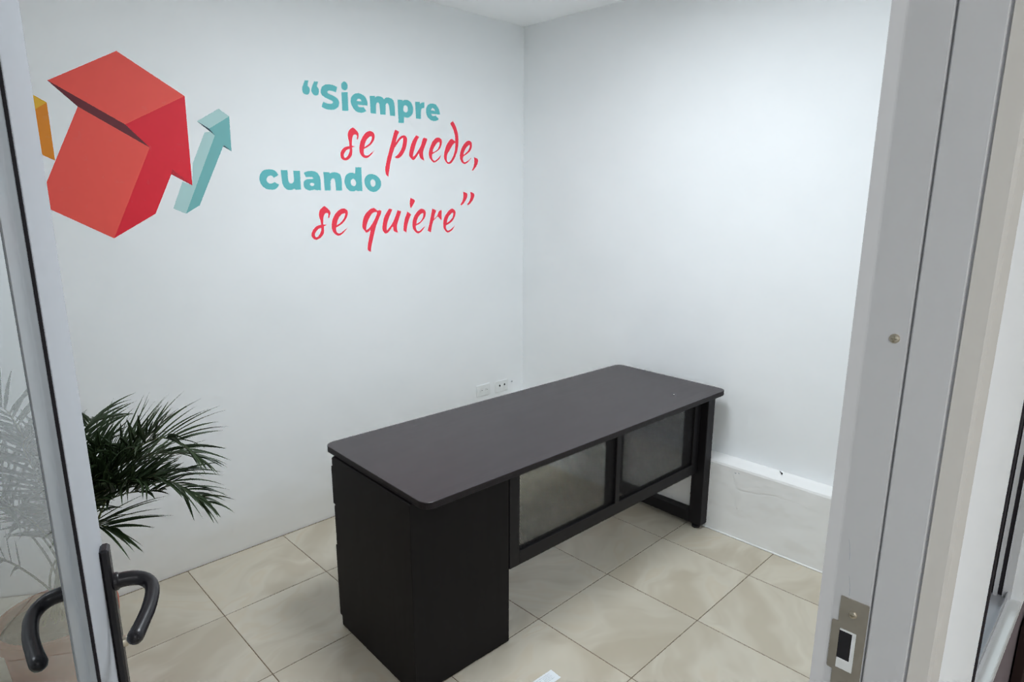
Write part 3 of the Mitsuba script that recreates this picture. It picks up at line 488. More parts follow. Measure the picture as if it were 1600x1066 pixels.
# ------------------------------------------------------------------ lettering and arrows stuck on the left wall
LET = {"siempre":[[[[[14763,21801],[14940,21816],[14884,21647],[14877,21597],[14890,21566],[14945,21527],[14965,21503],[14973,21470],[14976,21432],[14971,21358],[14954,21298],[14940,21271],[14923,21248],[14873,21210],[14843,21197],[14812,21190],[14740,21195],[14704,21205],[14673,21221],[14649,21244],[14629,21272],[14605,21338],[14601,21372],[14609,21446],[14630,21521],[14681,21636]]]],[[[[15226,21815],[15418,21822],[15352,21659],[15343,21609],[15356,21577],[15413,21532],[15432,21504],[15437,21467],[15435,21424],[15414,21315],[15394,21265],[15378,21245],[15326,21213],[15266,21197],[15206,21203],[15176,21213],[15148,21231],[15119,21257],[15066,21329],[15050,21367],[15046,21403],[15061,21478],[15087,21552]]]],[[[[16397,21693],[16306,21453],[16121,21497],[16005,21500],[15971,21495],[15905,21470],[15878,21453],[15863,21436],[15862,21416],[15871,21395],[15888,21373],[15912,21356],[15951,21341],[16108,21302],[16260,21249],[16304,21226],[16341,21200],[16402,21140],[16439,21078],[16450,21048],[16453,20982],[16434,20902],[16416,20861],[16392,20823],[16362,20789],[16286,20726],[16204,20680],[16115,20650],[16005,20635],[15814,20639],[15721,20654],[15607,20691],[15518,20735],[15626,20963],[15783,20915],[15872,20902],[15956,20900],[16028,20912],[16084,20934],[16119,20962],[16129,20977],[16133,20993],[16117,21024],[16079,21052],[15796,21138],[15702,21174],[15623,21220],[15589,21246],[15562,21276],[15543,21308],[15530,21343],[15524,21380],[15523,21419],[15529,21462],[15560,21554],[15584,21595],[15615,21632],[15652,21665],[15694,21694],[15740,21719],[15791,21738],[15848,21753],[15965,21771],[16077,21773],[16188,21761],[16245,21747]]]],[[[[16773,21992],[16808,21990],[16847,21980],[16883,21964],[16911,21943],[16931,21918],[16945,21888],[16955,21818],[16941,21735],[16926,21694],[16907,21660],[16882,21635],[16852,21616],[16820,21603],[16787,21597],[16751,21598],[16712,21607],[16676,21622],[16648,21642],[16631,21670],[16615,21742],[16616,21813],[16623,21849],[16636,21883],[16653,21912],[16706,21963],[16740,21982]]],[[[16606,21492],[16938,21529],[16924,20672],[16599,20657]]]],[[[[18012,21024],[17445,21014],[17475,20948],[17494,20929],[17554,20909],[17626,20904],[17666,20909],[17777,20939],[17929,20757],[17833,20701],[17740,20671],[17627,20653],[17572,20651],[17463,20660],[17410,20673],[17360,20694],[17312,20725],[17265,20764],[17184,20855],[17123,20959],[17101,21014],[17087,21067],[17081,21118],[17082,21169],[17090,21219],[17104,21266],[17124,21312],[17151,21356],[17183,21397],[17219,21432],[17261,21464],[17308,21491],[17409,21530],[17513,21548],[17567,21548],[17683,21530],[17747,21512],[17808,21488],[17860,21457],[17901,21416],[17935,21367],[17985,21269],[18000,21226],[18017,21115]],[[17410,21177],[17683,21182],[17651,21257],[17634,21277],[17611,21290],[17555,21301],[17529,21300],[17505,21292],[17463,21263],[17433,21229]]]],[[[[18163,21493],[18454,21524],[18464,21446],[18555,21507],[18593,21523],[18677,21536],[18761,21534],[18836,21519],[18900,21492],[18926,21473],[18981,21409],[19064,21481],[19099,21501],[19179,21526],[19224,21532],[19272,21531],[19391,21510],[19451,21489],[19500,21462],[19535,21427],[19560,21385],[19594,21287],[19604,21235],[19624,20671],[19318,20668],[19300,20942],[19291,21025],[19271,21129],[19242,21206],[19225,21227],[19204,21243],[19180,21253],[19159,21255],[19138,21248],[19097,21213],[19084,21190],[19074,21154],[19061,21004],[19045,20679],[18732,20674],[18710,21136],[18701,21175],[18687,21199],[18666,21218],[18643,21230],[18620,21235],[18597,21232],[18551,21203],[18533,21181],[18510,21120],[18498,21041],[18492,20961],[18480,20686],[18174,20682]]]],[[[[19808,21494],[20104,21501],[20101,21443],[20196,21500],[20238,21515],[20341,21530],[20397,21531],[20449,21525],[20497,21512],[20544,21493],[20588,21467],[20627,21437],[20662,21399],[20694,21355],[20721,21307],[20742,21258],[20767,21155],[20769,21100],[20764,21045],[20750,20988],[20727,20929],[20698,20872],[20664,20821],[20622,20776],[20574,20734],[20524,20699],[20475,20673],[20427,20659],[20379,20655],[20292,20658],[20256,20662],[20173,20683],[20145,20372],[19816,20358]],[[20288,21261],[20318,21256],[20352,21242],[20382,21223],[20406,21202],[20420,21177],[20431,21117],[20428,21054],[20421,21021],[20396,20964],[20354,20923],[20329,20910],[20303,20903],[20273,20905],[20241,20913],[20210,20927],[20184,20945],[20165,20967],[20150,20995],[20139,21026],[20135,21058],[20148,21134],[20162,21173],[20180,21204],[20202,21227],[20229,21245],[20259,21257]]]],[[[[20904,21493],[21199,21518],[21211,21411],[21302,21477],[21339,21496],[21379,21508],[21497,21524],[21493,21246],[21365,21215],[21328,21194],[21302,21165],[21283,21129],[21269,21088],[21260,21043],[21253,20958],[21252,20667],[20934,20657]]]],[[[[22526,20997],[21924,20993],[21964,20920],[21985,20901],[22013,20891],[22046,20886],[22114,20887],[22149,20893],[22246,20923],[22453,20755],[22322,20675],[22270,20653],[22158,20633],[22099,20631],[21984,20643],[21926,20656],[21870,20675],[21818,20702],[21769,20739],[21722,20784],[21681,20833],[21649,20883],[21626,20935],[21612,20990],[21602,21098],[21612,21201],[21626,21250],[21647,21297],[21675,21342],[21711,21386],[21751,21425],[21795,21457],[21842,21481],[21893,21498],[22005,21514],[22136,21509],[22203,21498],[22262,21478],[22314,21449],[22361,21410],[22437,21323],[22465,21277],[22486,21227],[22514,21133],[22521,21093]],[[21930,21165],[22214,21159],[22177,21238],[22158,21260],[22134,21274],[22074,21290],[22046,21291],[22023,21285],[21981,21258],[21952,21223]]]]],"se1":[[[[[17141,19931],[17267,19846],[17307,19813],[17369,19749],[17413,19685],[17430,19627],[17427,19562],[17415,19516],[17362,19376],[17308,19372],[17330,19510],[17325,19555],[17308,19587],[17273,19606],[17229,19609],[17179,19595],[17133,19564],[17099,19514],[17061,19407],[17035,19265],[17018,19060],[17208,19037],[17018,18981],[17029,18858],[17026,18766],[17012,18673],[16997,18628],[16975,18584],[16915,18500],[16881,18464],[16842,18432],[16756,18383],[16681,18354],[16617,18345],[16545,18359],[16503,18374],[16463,18395],[16431,18421],[16407,18453],[16387,18492],[16374,18533],[16368,18576],[16370,18620],[16394,18713],[16413,18757],[16469,18840],[16540,18910],[16578,18938],[16617,18961],[16702,18997],[16751,19010],[16889,19031],[16886,19211],[16844,19388],[16828,19523],[16829,19566],[16846,19650],[16878,19726],[16928,19791],[16991,19846],[17028,19871]],[[16894,18907],[16763,18864],[16719,18841],[16682,18811],[16618,18736],[16571,18663],[16542,18593],[16539,18561],[16546,18530],[16560,18500],[16581,18475],[16604,18463],[16631,18465],[16662,18479],[16726,18525],[16780,18590],[16846,18701],[16878,18772],[16894,18834]]]],[[[[17676,18937],[17669,18799],[17676,18724],[17686,18689],[17702,18662],[17728,18643],[17761,18631],[17799,18625],[17838,18627],[17877,18635],[17962,18673],[18078,18746],[18299,18905],[18120,18705],[18012,18607],[17892,18535],[17848,18518],[17804,18509],[17757,18510],[17707,18518],[17658,18533],[17614,18554],[17573,18581],[17534,18614],[17499,18653],[17472,18697],[17453,18748],[17440,18805],[17433,18865],[17433,18981],[17441,19037],[17454,19095],[17492,19218],[17547,19349],[17581,19412],[17663,19540],[17710,19600],[17758,19652],[17807,19697],[17858,19735],[17909,19767],[18001,19810],[18043,19822],[18084,19828],[18125,19827],[18168,19819],[18213,19804],[18255,19784],[18288,19758],[18312,19725],[18329,19686],[18340,19644],[18344,19600],[18342,19555],[18334,19508],[18319,19460],[18297,19412],[18269,19363],[18232,19312],[18147,19217],[18054,19138],[17945,19067],[17877,19031]],[[17709,19031],[17741,19147],[17759,19195],[17812,19303],[17881,19409],[17968,19495],[18055,19558],[18089,19573],[18181,19589],[18182,19490],[18174,19450],[18137,19366],[18081,19283],[18009,19211],[17922,19147],[17868,19114]]]]],"puede":[[[[[19605,20004],[19837,19914],[19729,19738],[19693,19666],[19662,19586],[19590,19350],[19775,19564],[19840,19628],[19894,19671],[19949,19706],[20003,19733],[20055,19750],[20104,19757],[20153,19754],[20198,19744],[20235,19726],[20264,19702],[20288,19670],[20305,19631],[20314,19587],[20315,19529],[20295,19389],[20259,19251],[20207,19113],[20176,19047],[20100,18915],[20014,18796],[19968,18746],[19873,18662],[19826,18630],[19779,18606],[19731,18588],[19685,18578],[19644,18574],[19605,18581],[19512,18628],[19684,18754],[19744,18807],[19847,18927],[19935,19058],[19968,19126],[19995,19195],[20052,19390],[20076,19548],[20076,19576],[20065,19643],[19942,19571],[19895,19536],[19850,19493],[19707,19333],[19504,19083],[19355,18741],[19248,18427],[19195,18237],[19144,17999],[19090,17795],[19062,17645],[18980,17695],[18955,17719],[18937,17748],[18912,17816],[18896,17893],[18891,17979],[18897,18029],[18918,18128],[18985,18385],[19061,18626],[19391,19504],[19509,19843],[19533,19892]]]],[[[[20916,19820],[21092,19747],[20977,19577],[20936,19504],[20892,19413],[20803,19201],[20700,18922],[20659,18778],[20656,18749],[20670,18681],[20810,18806],[20864,18862],[20983,19000],[21095,19145],[21170,19260],[21229,19374],[21309,19595],[21334,19652],[21356,19679],[21432,19732],[21638,19671],[21516,19391],[21378,19114],[21344,19034],[21328,18981],[21320,18935],[21321,18835],[21333,18762],[21391,18538],[21221,18601],[21171,18629],[21137,18661],[21113,18698],[21081,18774],[21073,18813],[21071,18922],[20882,18701],[20793,18605],[20730,18551],[20696,18539],[20659,18541],[20619,18555],[20543,18601],[20473,18661],[20444,18698],[20425,18743],[20420,18795],[20423,18853],[20451,18988],[20503,19160],[20572,19336],[20651,19484],[20738,19614],[20785,19674]]]],[[[[21953,18902],[21919,18800],[21915,18762],[21935,18683],[21954,18644],[21976,18613],[22003,18589],[22034,18569],[22069,18557],[22106,18556],[22144,18567],[22185,18590],[22340,18701],[22546,18868],[22476,18731],[22441,18684],[22396,18643],[22343,18603],[22237,18536],[22152,18490],[22111,18476],[22070,18470],[22029,18475],[21988,18488],[21908,18535],[21822,18610],[21782,18656],[21751,18704],[21729,18755],[21715,18808],[21708,18865],[21710,18928],[21721,18999],[21742,19075],[21769,19155],[21837,19313],[21926,19474],[21973,19543],[22021,19601],[22072,19652],[22124,19695],[22175,19731],[22225,19758],[22275,19778],[22324,19790],[22374,19794],[22427,19789],[22481,19775],[22532,19755],[22571,19731],[22598,19702],[22615,19667],[22625,19628],[22627,19583],[22621,19530],[22608,19471],[22587,19409],[22560,19351],[22494,19243],[22449,19191],[22388,19139],[22289,19077]],[[21972,18991],[21980,19081],[21992,19118],[22017,19165],[22090,19274],[22213,19429],[22256,19475],[22300,19512],[22344,19537],[22467,19573],[22471,19466],[22462,19421],[22420,19316],[22390,19261],[22357,19213],[22320,19173],[22279,19138],[22188,19078],[22133,19051]]]],[[[[23423,20728],[23540,20610],[23653,20418],[23719,20265],[23769,20102],[23786,20014],[23796,19922],[23801,19825],[23795,19628],[23776,19431],[23759,19333],[23735,19236],[23702,19140],[23662,19044],[23570,18864],[23467,18702],[23412,18630],[23355,18569],[23295,18517],[23232,18473],[23169,18441],[23110,18424],[23055,18424],[23002,18438],[22953,18464],[22907,18499],[22863,18544],[22821,18602],[22785,18664],[22761,18724],[22750,18779],[22749,18834],[22756,18891],[22782,19027],[22803,19107],[22860,19266],[22897,19342],[22941,19418],[23037,19557],[23146,19676],[23246,19761],[23295,19783],[23321,19785],[23349,19780],[23390,19764],[23519,19688],[23570,19671],[23579,19813],[23575,19872],[23543,20022],[23496,20174],[23443,20290],[23381,20395],[23233,20599]],[[23569,19614],[23429,19500],[23376,19448],[23323,19388],[23065,19057],[23021,18999],[22987,18940],[22964,18879],[22950,18818],[22943,18759],[22941,18660],[22948,18618],[22960,18581],[22977,18553],[23000,18533],[23028,18519],[23061,18514],[23095,18519],[23132,18537],[23173,18565],[23253,18642],[23298,18698],[23391,18837],[23432,18909],[23496,19057],[23542,19200],[23557,19264],[23575,19434]]]],[[[[24132,18864],[24112,18767],[24112,18731],[24119,18696],[24146,18627],[24163,18602],[24199,18572],[24223,18565],[24251,18566],[24292,18574],[24395,18613],[24450,18640],[24522,18682],[24743,18825],[24595,18672],[24460,18562],[24412,18532],[24314,18484],[24263,18469],[24214,18466],[24163,18478],[24112,18501],[24063,18533],[24020,18569],[23981,18612],[23946,18660],[23918,18715],[23900,18774],[23894,18841],[23897,18913],[23907,18989],[23946,19137],[23975,19211],[24011,19285],[24053,19357],[24104,19430],[24163,19504],[24226,19573],[24289,19632],[24352,19679],[24418,19719],[24482,19748],[24541,19765],[24598,19767],[24652,19756],[24700,19736],[24739,19711],[24766,19681],[24784,19644],[24794,19602],[24797,19507],[24790,19454],[24775,19398],[24751,19343],[24681,19233],[24631,19178],[24567,19122],[24467,19055]],[[24170,18957],[24176,19060],[24190,19103],[24260,19223],[24307,19288],[24355,19347],[24409,19402],[24528,19500],[24573,19530],[24594,19538],[24617,19539],[24636,19534],[24645,19521],[24646,19493],[24627,19407],[24607,19361],[24549,19268],[24509,19219],[24459,19169],[24391,19113]]]],[[[[24959,18876],[25119,18834],[25167,18814],[25202,18793],[25230,18771],[25250,18744],[25259,18711],[25258,18666],[25246,18614],[25200,18502],[25128,18389],[25037,18281],[24981,18230],[24813,18103],[24790,18147],[24886,18307],[24915,18366],[24937,18422],[24970,18533],[24982,18628]]]]],"cuando":[[[[[13166,17560],[12954,17434],[12903,17494],[12859,17521],[12810,17531],[12752,17522],[12685,17494],[12657,17473],[12634,17446],[12599,17378],[12591,17346],[12591,17318],[12610,17265],[12647,17221],[12702,17187],[12731,17177],[12762,17173],[12826,17179],[12855,17187],[12880,17201],[12939,17252],[13170,17136],[13095,17029],[13064,16996],[12998,16950],[12922,16919],[12836,16906],[12694,16911],[12593,16929],[12546,16946],[12501,16971],[12416,17034],[12381,17070],[12353,17108],[12330,17150],[12297,17236],[12278,17316],[12275,17357],[12279,17401],[12304,17508],[12325,17562],[12351,17611],[12382,17653],[12418,17691],[12459,17723],[12504,17750],[12556,17770],[12613,17784],[12728,17799],[12832,17800],[12927,17785],[13008,17753],[13077,17705],[13105,17671]]]],[[[[13297,17782],[13618,17786],[13608,17479],[13610,17390],[13624,17304],[13638,17269],[13656,17241],[13680,17219],[13709,17204],[13740,17196],[13769,17196],[13796,17204],[13848,17242],[13868,17267],[13892,17325],[13901,17397],[13902,17481],[13895,17773],[14217,17777],[14208,16924],[13923,16925],[13892,16974],[13788,16920],[13746,16908],[13654,16901],[13606,16905],[13561,16916],[13519,16934],[13478,16959],[13440,16989],[13408,17022],[13382,17059],[13360,17101],[13330,17192],[13321,17236],[13307,17476]]]],[[[[14408,17692],[14539,17756],[14595,17773],[14727,17793],[14797,17796],[14863,17793],[14980,17770],[15032,17750],[15078,17722],[15118,17686],[15152,17642],[15179,17592],[15202,17537],[15217,17479],[15225,17415],[15233,17271],[15225,16909],[14935,16915],[14914,16966],[14816,16916],[14774,16904],[14678,16896],[14627,16898],[14580,16906],[14490,16940],[14449,16964],[14417,16992],[14392,17025],[14373,17063],[14361,17104],[14356,17145],[14358,17190],[14368,17237],[14384,17283],[14405,17321],[14432,17349],[14504,17387],[14584,17411],[14715,17426],[14873,17430],[14848,17490],[14830,17506],[14804,17515],[14697,17520],[14502,17498]],[[14775,17251],[14833,17241],[14883,17220],[14896,17208],[14906,17180],[14904,17165],[14894,17150],[14858,17119],[14838,17109],[14795,17098],[14752,17101],[14732,17109],[14694,17135],[14676,17167],[14678,17202],[14687,17217],[14725,17240]]]],[[[[15415,17762],[15717,17759],[15738,17704],[15860,17753],[15908,17765],[16010,17772],[16063,17769],[16113,17760],[16162,17745],[16210,17724],[16253,17697],[16289,17663],[16314,17620],[16332,17568],[16354,17460],[16359,17363],[16345,16906],[16032,16907],[16021,17168],[16008,17351],[16001,17395],[15989,17429],[15969,17453],[15944,17470],[15916,17480],[15890,17483],[15865,17478],[15840,17466],[15796,17425],[15766,17365],[15756,17329],[15743,17203],[15736,16904],[15424,16905]]]],[[[[17160,18045],[17486,18051],[17489,16895],[17174,16901],[17148,16931],[17052,16892],[17010,16883],[16905,16876],[16848,16879],[16795,16892],[16746,16916],[16698,16948],[16655,16987],[16617,17029],[16585,17075],[16559,17127],[16539,17182],[16515,17286],[16515,17389],[16538,17495],[16558,17551],[16584,17604],[16615,17649],[16654,17685],[16699,17715],[16794,17757],[16842,17770],[16890,17776],[16982,17774],[17024,17765],[17127,17721]],[[16992,17486],[17024,17484],[17056,17471],[17110,17431],[17128,17406],[17142,17377],[17157,17316],[17156,17255],[17137,17199],[17094,17154],[17066,17137],[17038,17128],[17008,17127],[16976,17133],[16919,17161],[16896,17181],[16860,17234],[16850,17264],[16845,17297],[16846,17334],[16852,17371],[16866,17402],[16890,17431],[16923,17456],[16958,17476]]]],[[[[18051,17742],[18176,17730],[18241,17715],[18302,17695],[18359,17666],[18414,17631],[18465,17590],[18508,17545],[18545,17494],[18577,17437],[18600,17378],[18612,17320],[18613,17264],[18603,17209],[18584,17155],[18558,17103],[18522,17052],[18478,17002],[18428,16957],[18376,16921],[18322,16894],[18265,16874],[18205,16862],[18145,16858],[18082,16864],[18016,16877],[17953,16899],[17894,16927],[17841,16965],[17791,17011],[17746,17062],[17709,17114],[17679,17170],[17654,17230],[17638,17290],[17630,17348],[17634,17405],[17646,17460],[17666,17513],[17692,17561],[17724,17604],[17764,17644],[17808,17679],[17853,17706],[17898,17725],[17946,17736]],[[18121,17489],[18154,17479],[18188,17460],[18245,17408],[18262,17381],[18274,17352],[18281,17290],[18265,17226],[18232,17170],[18185,17128],[18157,17114],[18130,17109],[18101,17113],[18071,17125],[18043,17143],[18020,17167],[18001,17197],[17986,17233],[17971,17308],[17978,17372],[17989,17402],[18006,17427],[18058,17470],[18090,17484]]]]],"se2":[[[[[15355,16170],[15530,16044],[15594,15980],[15618,15948],[15636,15917],[15647,15888],[15650,15862],[15642,15802],[15627,15754],[15564,15601],[15513,15602],[15535,15735],[15532,15788],[15526,15810],[15515,15827],[15498,15838],[15476,15845],[15427,15844],[15403,15835],[15355,15804],[15316,15760],[15276,15670],[15258,15597],[15238,15457],[15224,15294],[15427,15272],[15256,15201],[15257,15028],[15247,14936],[15236,14889],[15219,14845],[15192,14803],[15158,14761],[15081,14689],[15043,14661],[14962,14619],[14859,14578],[14829,14572],[14796,14574],[14760,14586],[14684,14632],[14653,14660],[14606,14724],[14590,14760],[14584,14799],[14586,14841],[14598,14887],[14639,14979],[14669,15026],[14707,15074],[14788,15157],[14864,15208],[14944,15244],[14990,15259],[15123,15289],[15109,15445],[15070,15584],[15041,15708],[15037,15788],[15045,15833],[15075,15927],[15095,15968],[15143,16030],[15241,16106]],[[15126,15147],[15000,15105],[14958,15083],[14884,15021],[14799,14917],[14762,14849],[14756,14816],[14761,14781],[14775,14744],[14795,14713],[14817,14694],[14843,14692],[14872,14701],[14904,14719],[14962,14767],[15019,14837],[15066,14913],[15118,15033],[15124,15066]]]],[[[[15909,15130],[15898,15042],[15901,15009],[15922,14938],[15938,14904],[15958,14878],[15982,14859],[16009,14846],[16040,14839],[16074,14839],[16110,14846],[16193,14880],[16309,14949],[16544,15107],[16371,14923],[16247,14815],[16203,14787],[16109,14744],[16061,14731],[16014,14728],[15968,14737],[15921,14755],[15877,14781],[15797,14849],[15760,14892],[15728,14941],[15704,14991],[15689,15045],[15681,15102],[15678,15162],[15687,15290],[15698,15360],[15714,15431],[15738,15501],[15769,15572],[15852,15713],[15898,15776],[15949,15832],[16004,15885],[16062,15931],[16120,15970],[16181,16001],[16244,16025],[16306,16041],[16362,16049],[16412,16045],[16457,16032],[16497,16012],[16531,15989],[16559,15963],[16581,15934],[16596,15899],[16603,15860],[16601,15813],[16590,15759],[16550,15649],[16488,15543],[16404,15441],[16299,15344],[16241,15299],[16180,15258],[16110,15220]],[[15946,15229],[15975,15354],[16012,15453],[16065,15561],[16134,15656],[16220,15740],[16265,15770],[16314,15790],[16453,15815],[16443,15714],[16431,15674],[16389,15595],[16328,15512],[16251,15430],[16159,15352],[16105,15316]]]]],"quiere":[[[[[18110,16063],[18222,16002],[18317,15904],[18421,15952],[18558,15914],[18541,15818],[18528,15780],[18246,15259],[18171,15083],[18040,14688],[17867,14133],[17834,13993],[17820,13837],[17653,13920],[17632,14007],[17632,14044],[17643,14113],[17684,14292],[17732,14476],[17812,14746],[17868,14989],[17781,14897],[17715,14850],[17649,14822],[17618,14821],[17589,14833],[17562,14855],[17510,14915],[17445,14999],[17415,15049],[17395,15099],[17387,15149],[17387,15200],[17407,15315],[17453,15481],[17485,15570],[17524,15649],[17569,15718],[17623,15780],[17679,15837],[17785,15928],[17837,15963],[17937,16016],[17986,16035]],[[18286,15856],[18146,15845],[18098,15834],[18058,15818],[17986,15772],[17951,15739],[17866,15632],[17742,15430],[17667,15280],[17639,15213],[17611,15107],[17601,15021],[17600,14996],[17610,14936],[17750,15023],[17801,15064],[17892,15162],[18031,15341],[18169,15541],[18236,15660],[18281,15759],[18287,15787]]]],[[[[19039,16020],[19230,15969],[19051,15649],[18960,15464],[18885,15281],[18861,15197],[18844,15116],[18826,14985],[18828,14956],[18851,14889],[19099,15139],[19157,15203],[19213,15273],[19265,15353],[19364,15532],[19453,15704],[19559,15928],[19785,15863],[19649,15539],[19526,15270],[19496,15191],[19480,15129],[19471,15073],[19471,14966],[19482,14907],[19537,14749],[19349,14815],[19298,14845],[19271,14880],[19258,14919],[19238,15033],[19230,15123],[19070,14937],[19015,14879],[18917,14798],[18871,14768],[18830,14748],[18798,14740],[18768,14740],[18740,14749],[18712,14765],[18642,14830],[18610,14873],[18587,14917],[18575,14962],[18571,15009],[18582,15115],[18626,15319],[18657,15433],[18691,15532],[18726,15610],[18808,15740],[18900,15862]]]],[[[[20186,15859],[20414,15691],[20301,15502],[20262,15427],[20195,15269],[20165,15184],[20139,15099],[20118,15005],[20078,14743],[19896,14864],[19898,15016],[19905,15080],[19941,15257],[19999,15457],[20042,15564]]],[[[20411,16566],[20540,16527],[20618,16489],[20654,16468],[20680,16442],[20688,16407],[20671,16360],[20635,16303],[20437,16041],[20376,16067],[20353,16269],[20360,16362],[20375,16445]]]],[[[[20707,15097],[20700,15014],[20703,14981],[20725,14905],[20742,14867],[20761,14837],[20784,14815],[20810,14799],[20839,14789],[20872,14787],[20909,14793],[20992,14829],[21107,14901],[21337,15067],[21277,14985],[21239,14934],[21161,14847],[21077,14768],[21032,14737],[20934,14691],[20884,14677],[20836,14674],[20790,14683],[20746,14702],[20663,14762],[20577,14851],[20539,14904],[20511,14961],[20494,15020],[20485,15082],[20484,15149],[20490,15218],[20502,15291],[20521,15369],[20547,15447],[20581,15523],[20622,15597],[20673,15671],[20782,15801],[20839,15853],[20959,15937],[21012,15965],[21053,15982],[21093,15992],[21133,15994],[21174,15990],[21220,15976],[21269,15955],[21314,15928],[21349,15898],[21372,15865],[21387,15828],[21393,15788],[21393,15742],[21386,15689],[21372,15629],[21350,15568],[21319,15510],[21278,15455],[21226,15402],[21117,15306],[21018,15229],[20918,15169],[20862,15145]],[[20743,15186],[20765,15315],[20781,15365],[20831,15468],[20864,15520],[20901,15569],[21000,15662],[21100,15733],[21135,15747],[21231,15757],[21233,15657],[21225,15615],[21183,15512],[21154,15458],[21121,15410],[21044,15333],[20954,15271],[20901,15245]]]],[[[[21855,15992],[22119,15898],[22011,15663],[21936,15415],[22104,15531],[22160,15582],[22204,15645],[22281,15789],[22319,15843],[22357,15873],[22474,15921],[22501,15866],[22506,15841],[22482,15604],[22495,15444],[22441,15352],[22309,15501],[22210,15568],[21900,15324],[21833,15160],[21809,15089],[21713,14697],[21501,14809],[21581,15031],[21638,15210]]]],[[[[22794,15064],[22783,14944],[22790,14903],[22806,14863],[22831,14823],[22860,14789],[22890,14765],[22922,14755],[22956,14756],[22992,14763],[23071,14789],[23114,14810],[23208,14864],[23267,14904],[23442,15034],[23369,14932],[23277,14821],[23234,14784],[23143,14727],[23010,14664],[22966,14652],[22922,14651],[22878,14661],[22834,14681],[22791,14709],[22751,14743],[22674,14826],[22641,14877],[22618,14935],[22604,15001],[22599,15076],[22601,15153],[22622,15303],[22642,15377],[22668,15449],[22702,15520],[22748,15590],[22802,15660],[22917,15784],[22971,15833],[23078,15913],[23174,15963],[23217,15979],[23260,15986],[23305,15980],[23356,15958],[23412,15923],[23462,15879],[23495,15831],[23508,15777],[23507,15717],[23494,15653],[23472,15588],[23439,15521],[23395,15450],[23343,15382],[23289,15321],[23231,15270],[23168,15225],[23040,15152],[22973,15122]],[[22849,15183],[22885,15328],[22906,15383],[22969,15491],[23051,15595],[23161,15689],[23264,15753],[23289,15755],[23352,15725],[23315,15564],[23294,15510],[23267,15467],[23236,15427],[23149,15351],[23079,15307]]]],[[[[24089,16920],[24269,16887],[24322,16868],[24361,16845],[24391,16818],[24411,16786],[24418,16747],[24408,16694],[24384,16631],[24316,16503],[24228,16387],[24130,16286],[24081,16244],[23948,16151],[23877,16205],[24005,16361],[24043,16421],[24094,16540],[24110,16602],[24120,16664],[24119,16732]]]],[[[[24633,16917],[24787,16890],[24835,16873],[24873,16850],[24908,16823],[24933,16791],[24944,16750],[24937,16697],[24916,16633],[24884,16566],[24848,16504],[24804,16445],[24751,16387],[24641,16285],[24586,16243],[24437,16154],[24402,16231],[24530,16366],[24570,16421],[24630,16540],[24652,16604],[24666,16667],[24666,16734]]]]],"arrow_red":[["coral_top",[[4916,20603],[7219,21922],[9482,20560],[7207,19287]]],["under",[[4916,20603],[7207,19287],[7973,18476],[5732,19797]]],["coral_front",[[5732,19797],[7973,18476],[6331,14985],[4438,16103],[4438,17074]]],["side",[[7207,19287],[9482,20560],[9420,17044],[8658,17480],[7902,15905],[6331,14985],[7973,18476]]],["under_tip",[[8711,17680],[9420,17044],[8657,17472]]]],"arrow_teal":[["pale_top",[[9863,19620],[10784,20199],[11192,19924],[10321,19364]]],["under",[[9863,19620],[10321,19364],[10525,19109]]],["pale_side",[[10120,19199],[10352,19249],[10525,19109],[9055,15890],[8592,16108],[9051,17189],[9420,17044],[9528,17934]]],["side",[[10321,19364],[11192,19924],[11156,18504],[10842,18720],[9630,16229],[9055,15890],[10525,19109]]],["under_tip",[[10871,18747],[11156,18504],[10829,18676]]]],"arrow_orange":[["yellow_top",[[3802,19645],[4393,20088],[4799,19849],[4182,19402]]],["front",[[4182,19402],[4799,19849],[4790,17845],[4455,18013],[4055,18899]]]]}
def flat(polys, depth):
    ms = []
    for rr in polys:
        rr = [[(x * 1e-4, z * 1e-4) for x, z in r] for r in rr]
        pg = Polygon(rr[0], rr[1:]).buffer(0)
        for g in getattr(pg, "geoms", [pg]):
            ms.append(trimesh.creation.extrude_polygon(g, depth, engine="earcut"))
    return frame_map(cat(*ms), [0, YW + 0.0001, 0], [1, 0, 0], [0, 0, 1], [0, -1, 0])
WORDS = [("siempre", "vinyl_teal", "bold teal word \u201cSiempre\u201d with opening quotes, top line of the wall quote"),
         ("se1", "vinyl_red", "red script word \u201cse\u201d before \u201cpuede\u201d on the second line of the wall quote"),
         ("puede", "vinyl_red", "red script word \u201cpuede,\u201d with its comma on the wall quote"),
         ("cuando", "vinyl_teal", "bold teal word \u201ccuando\u201d on the third line of the wall quote"),
         ("se2", "vinyl_red", "red script word \u201cse\u201d before \u201cquiere\u201d on the bottom line of the wall quote"),
         ("quiere", "vinyl_red", "red script word \u201cquiere\u201d with closing quotes, end of the wall quote")]
for w, mat, lab in WORDS:
    k = thing("wall_lettering", lab, "lettering")
    for polys in LET[w]:
        put("letter", flat(polys, 0.0008), mat, k)
ARROWS = [("arrow_orange", "orange and yellow arrow decal on the wall beside the door edge", {"yellow_top": "vinyl_yellow", "front": "vinyl_orange"}),
          ("arrow_red", "large red block arrow decal on the left wall", {"coral_top": "vinyl_coral", "under": "vinyl_maroon", "coral_front": "vinyl_coral", "side": "vinyl_crimson", "under_tip": "vinyl_maroon"}),
          ("arrow_teal", "small teal arrow decal right of the large red arrow", {"pale_top": "vinyl_pale_teal", "under": "vinyl_dark_teal", "pale_side": "vinyl_pale_teal", "side": "vinyl_mid_teal", "under_tip": "vinyl_dark_teal"})]
names = {"coral_top": "top_face", "yellow_top": "top_face", "pale_top": "top_face", "under": "underside", "under_tip": "underside", "coral_front": "front_face", "pale_side": "front_face", "front": "front_face", "side": "side_face"}
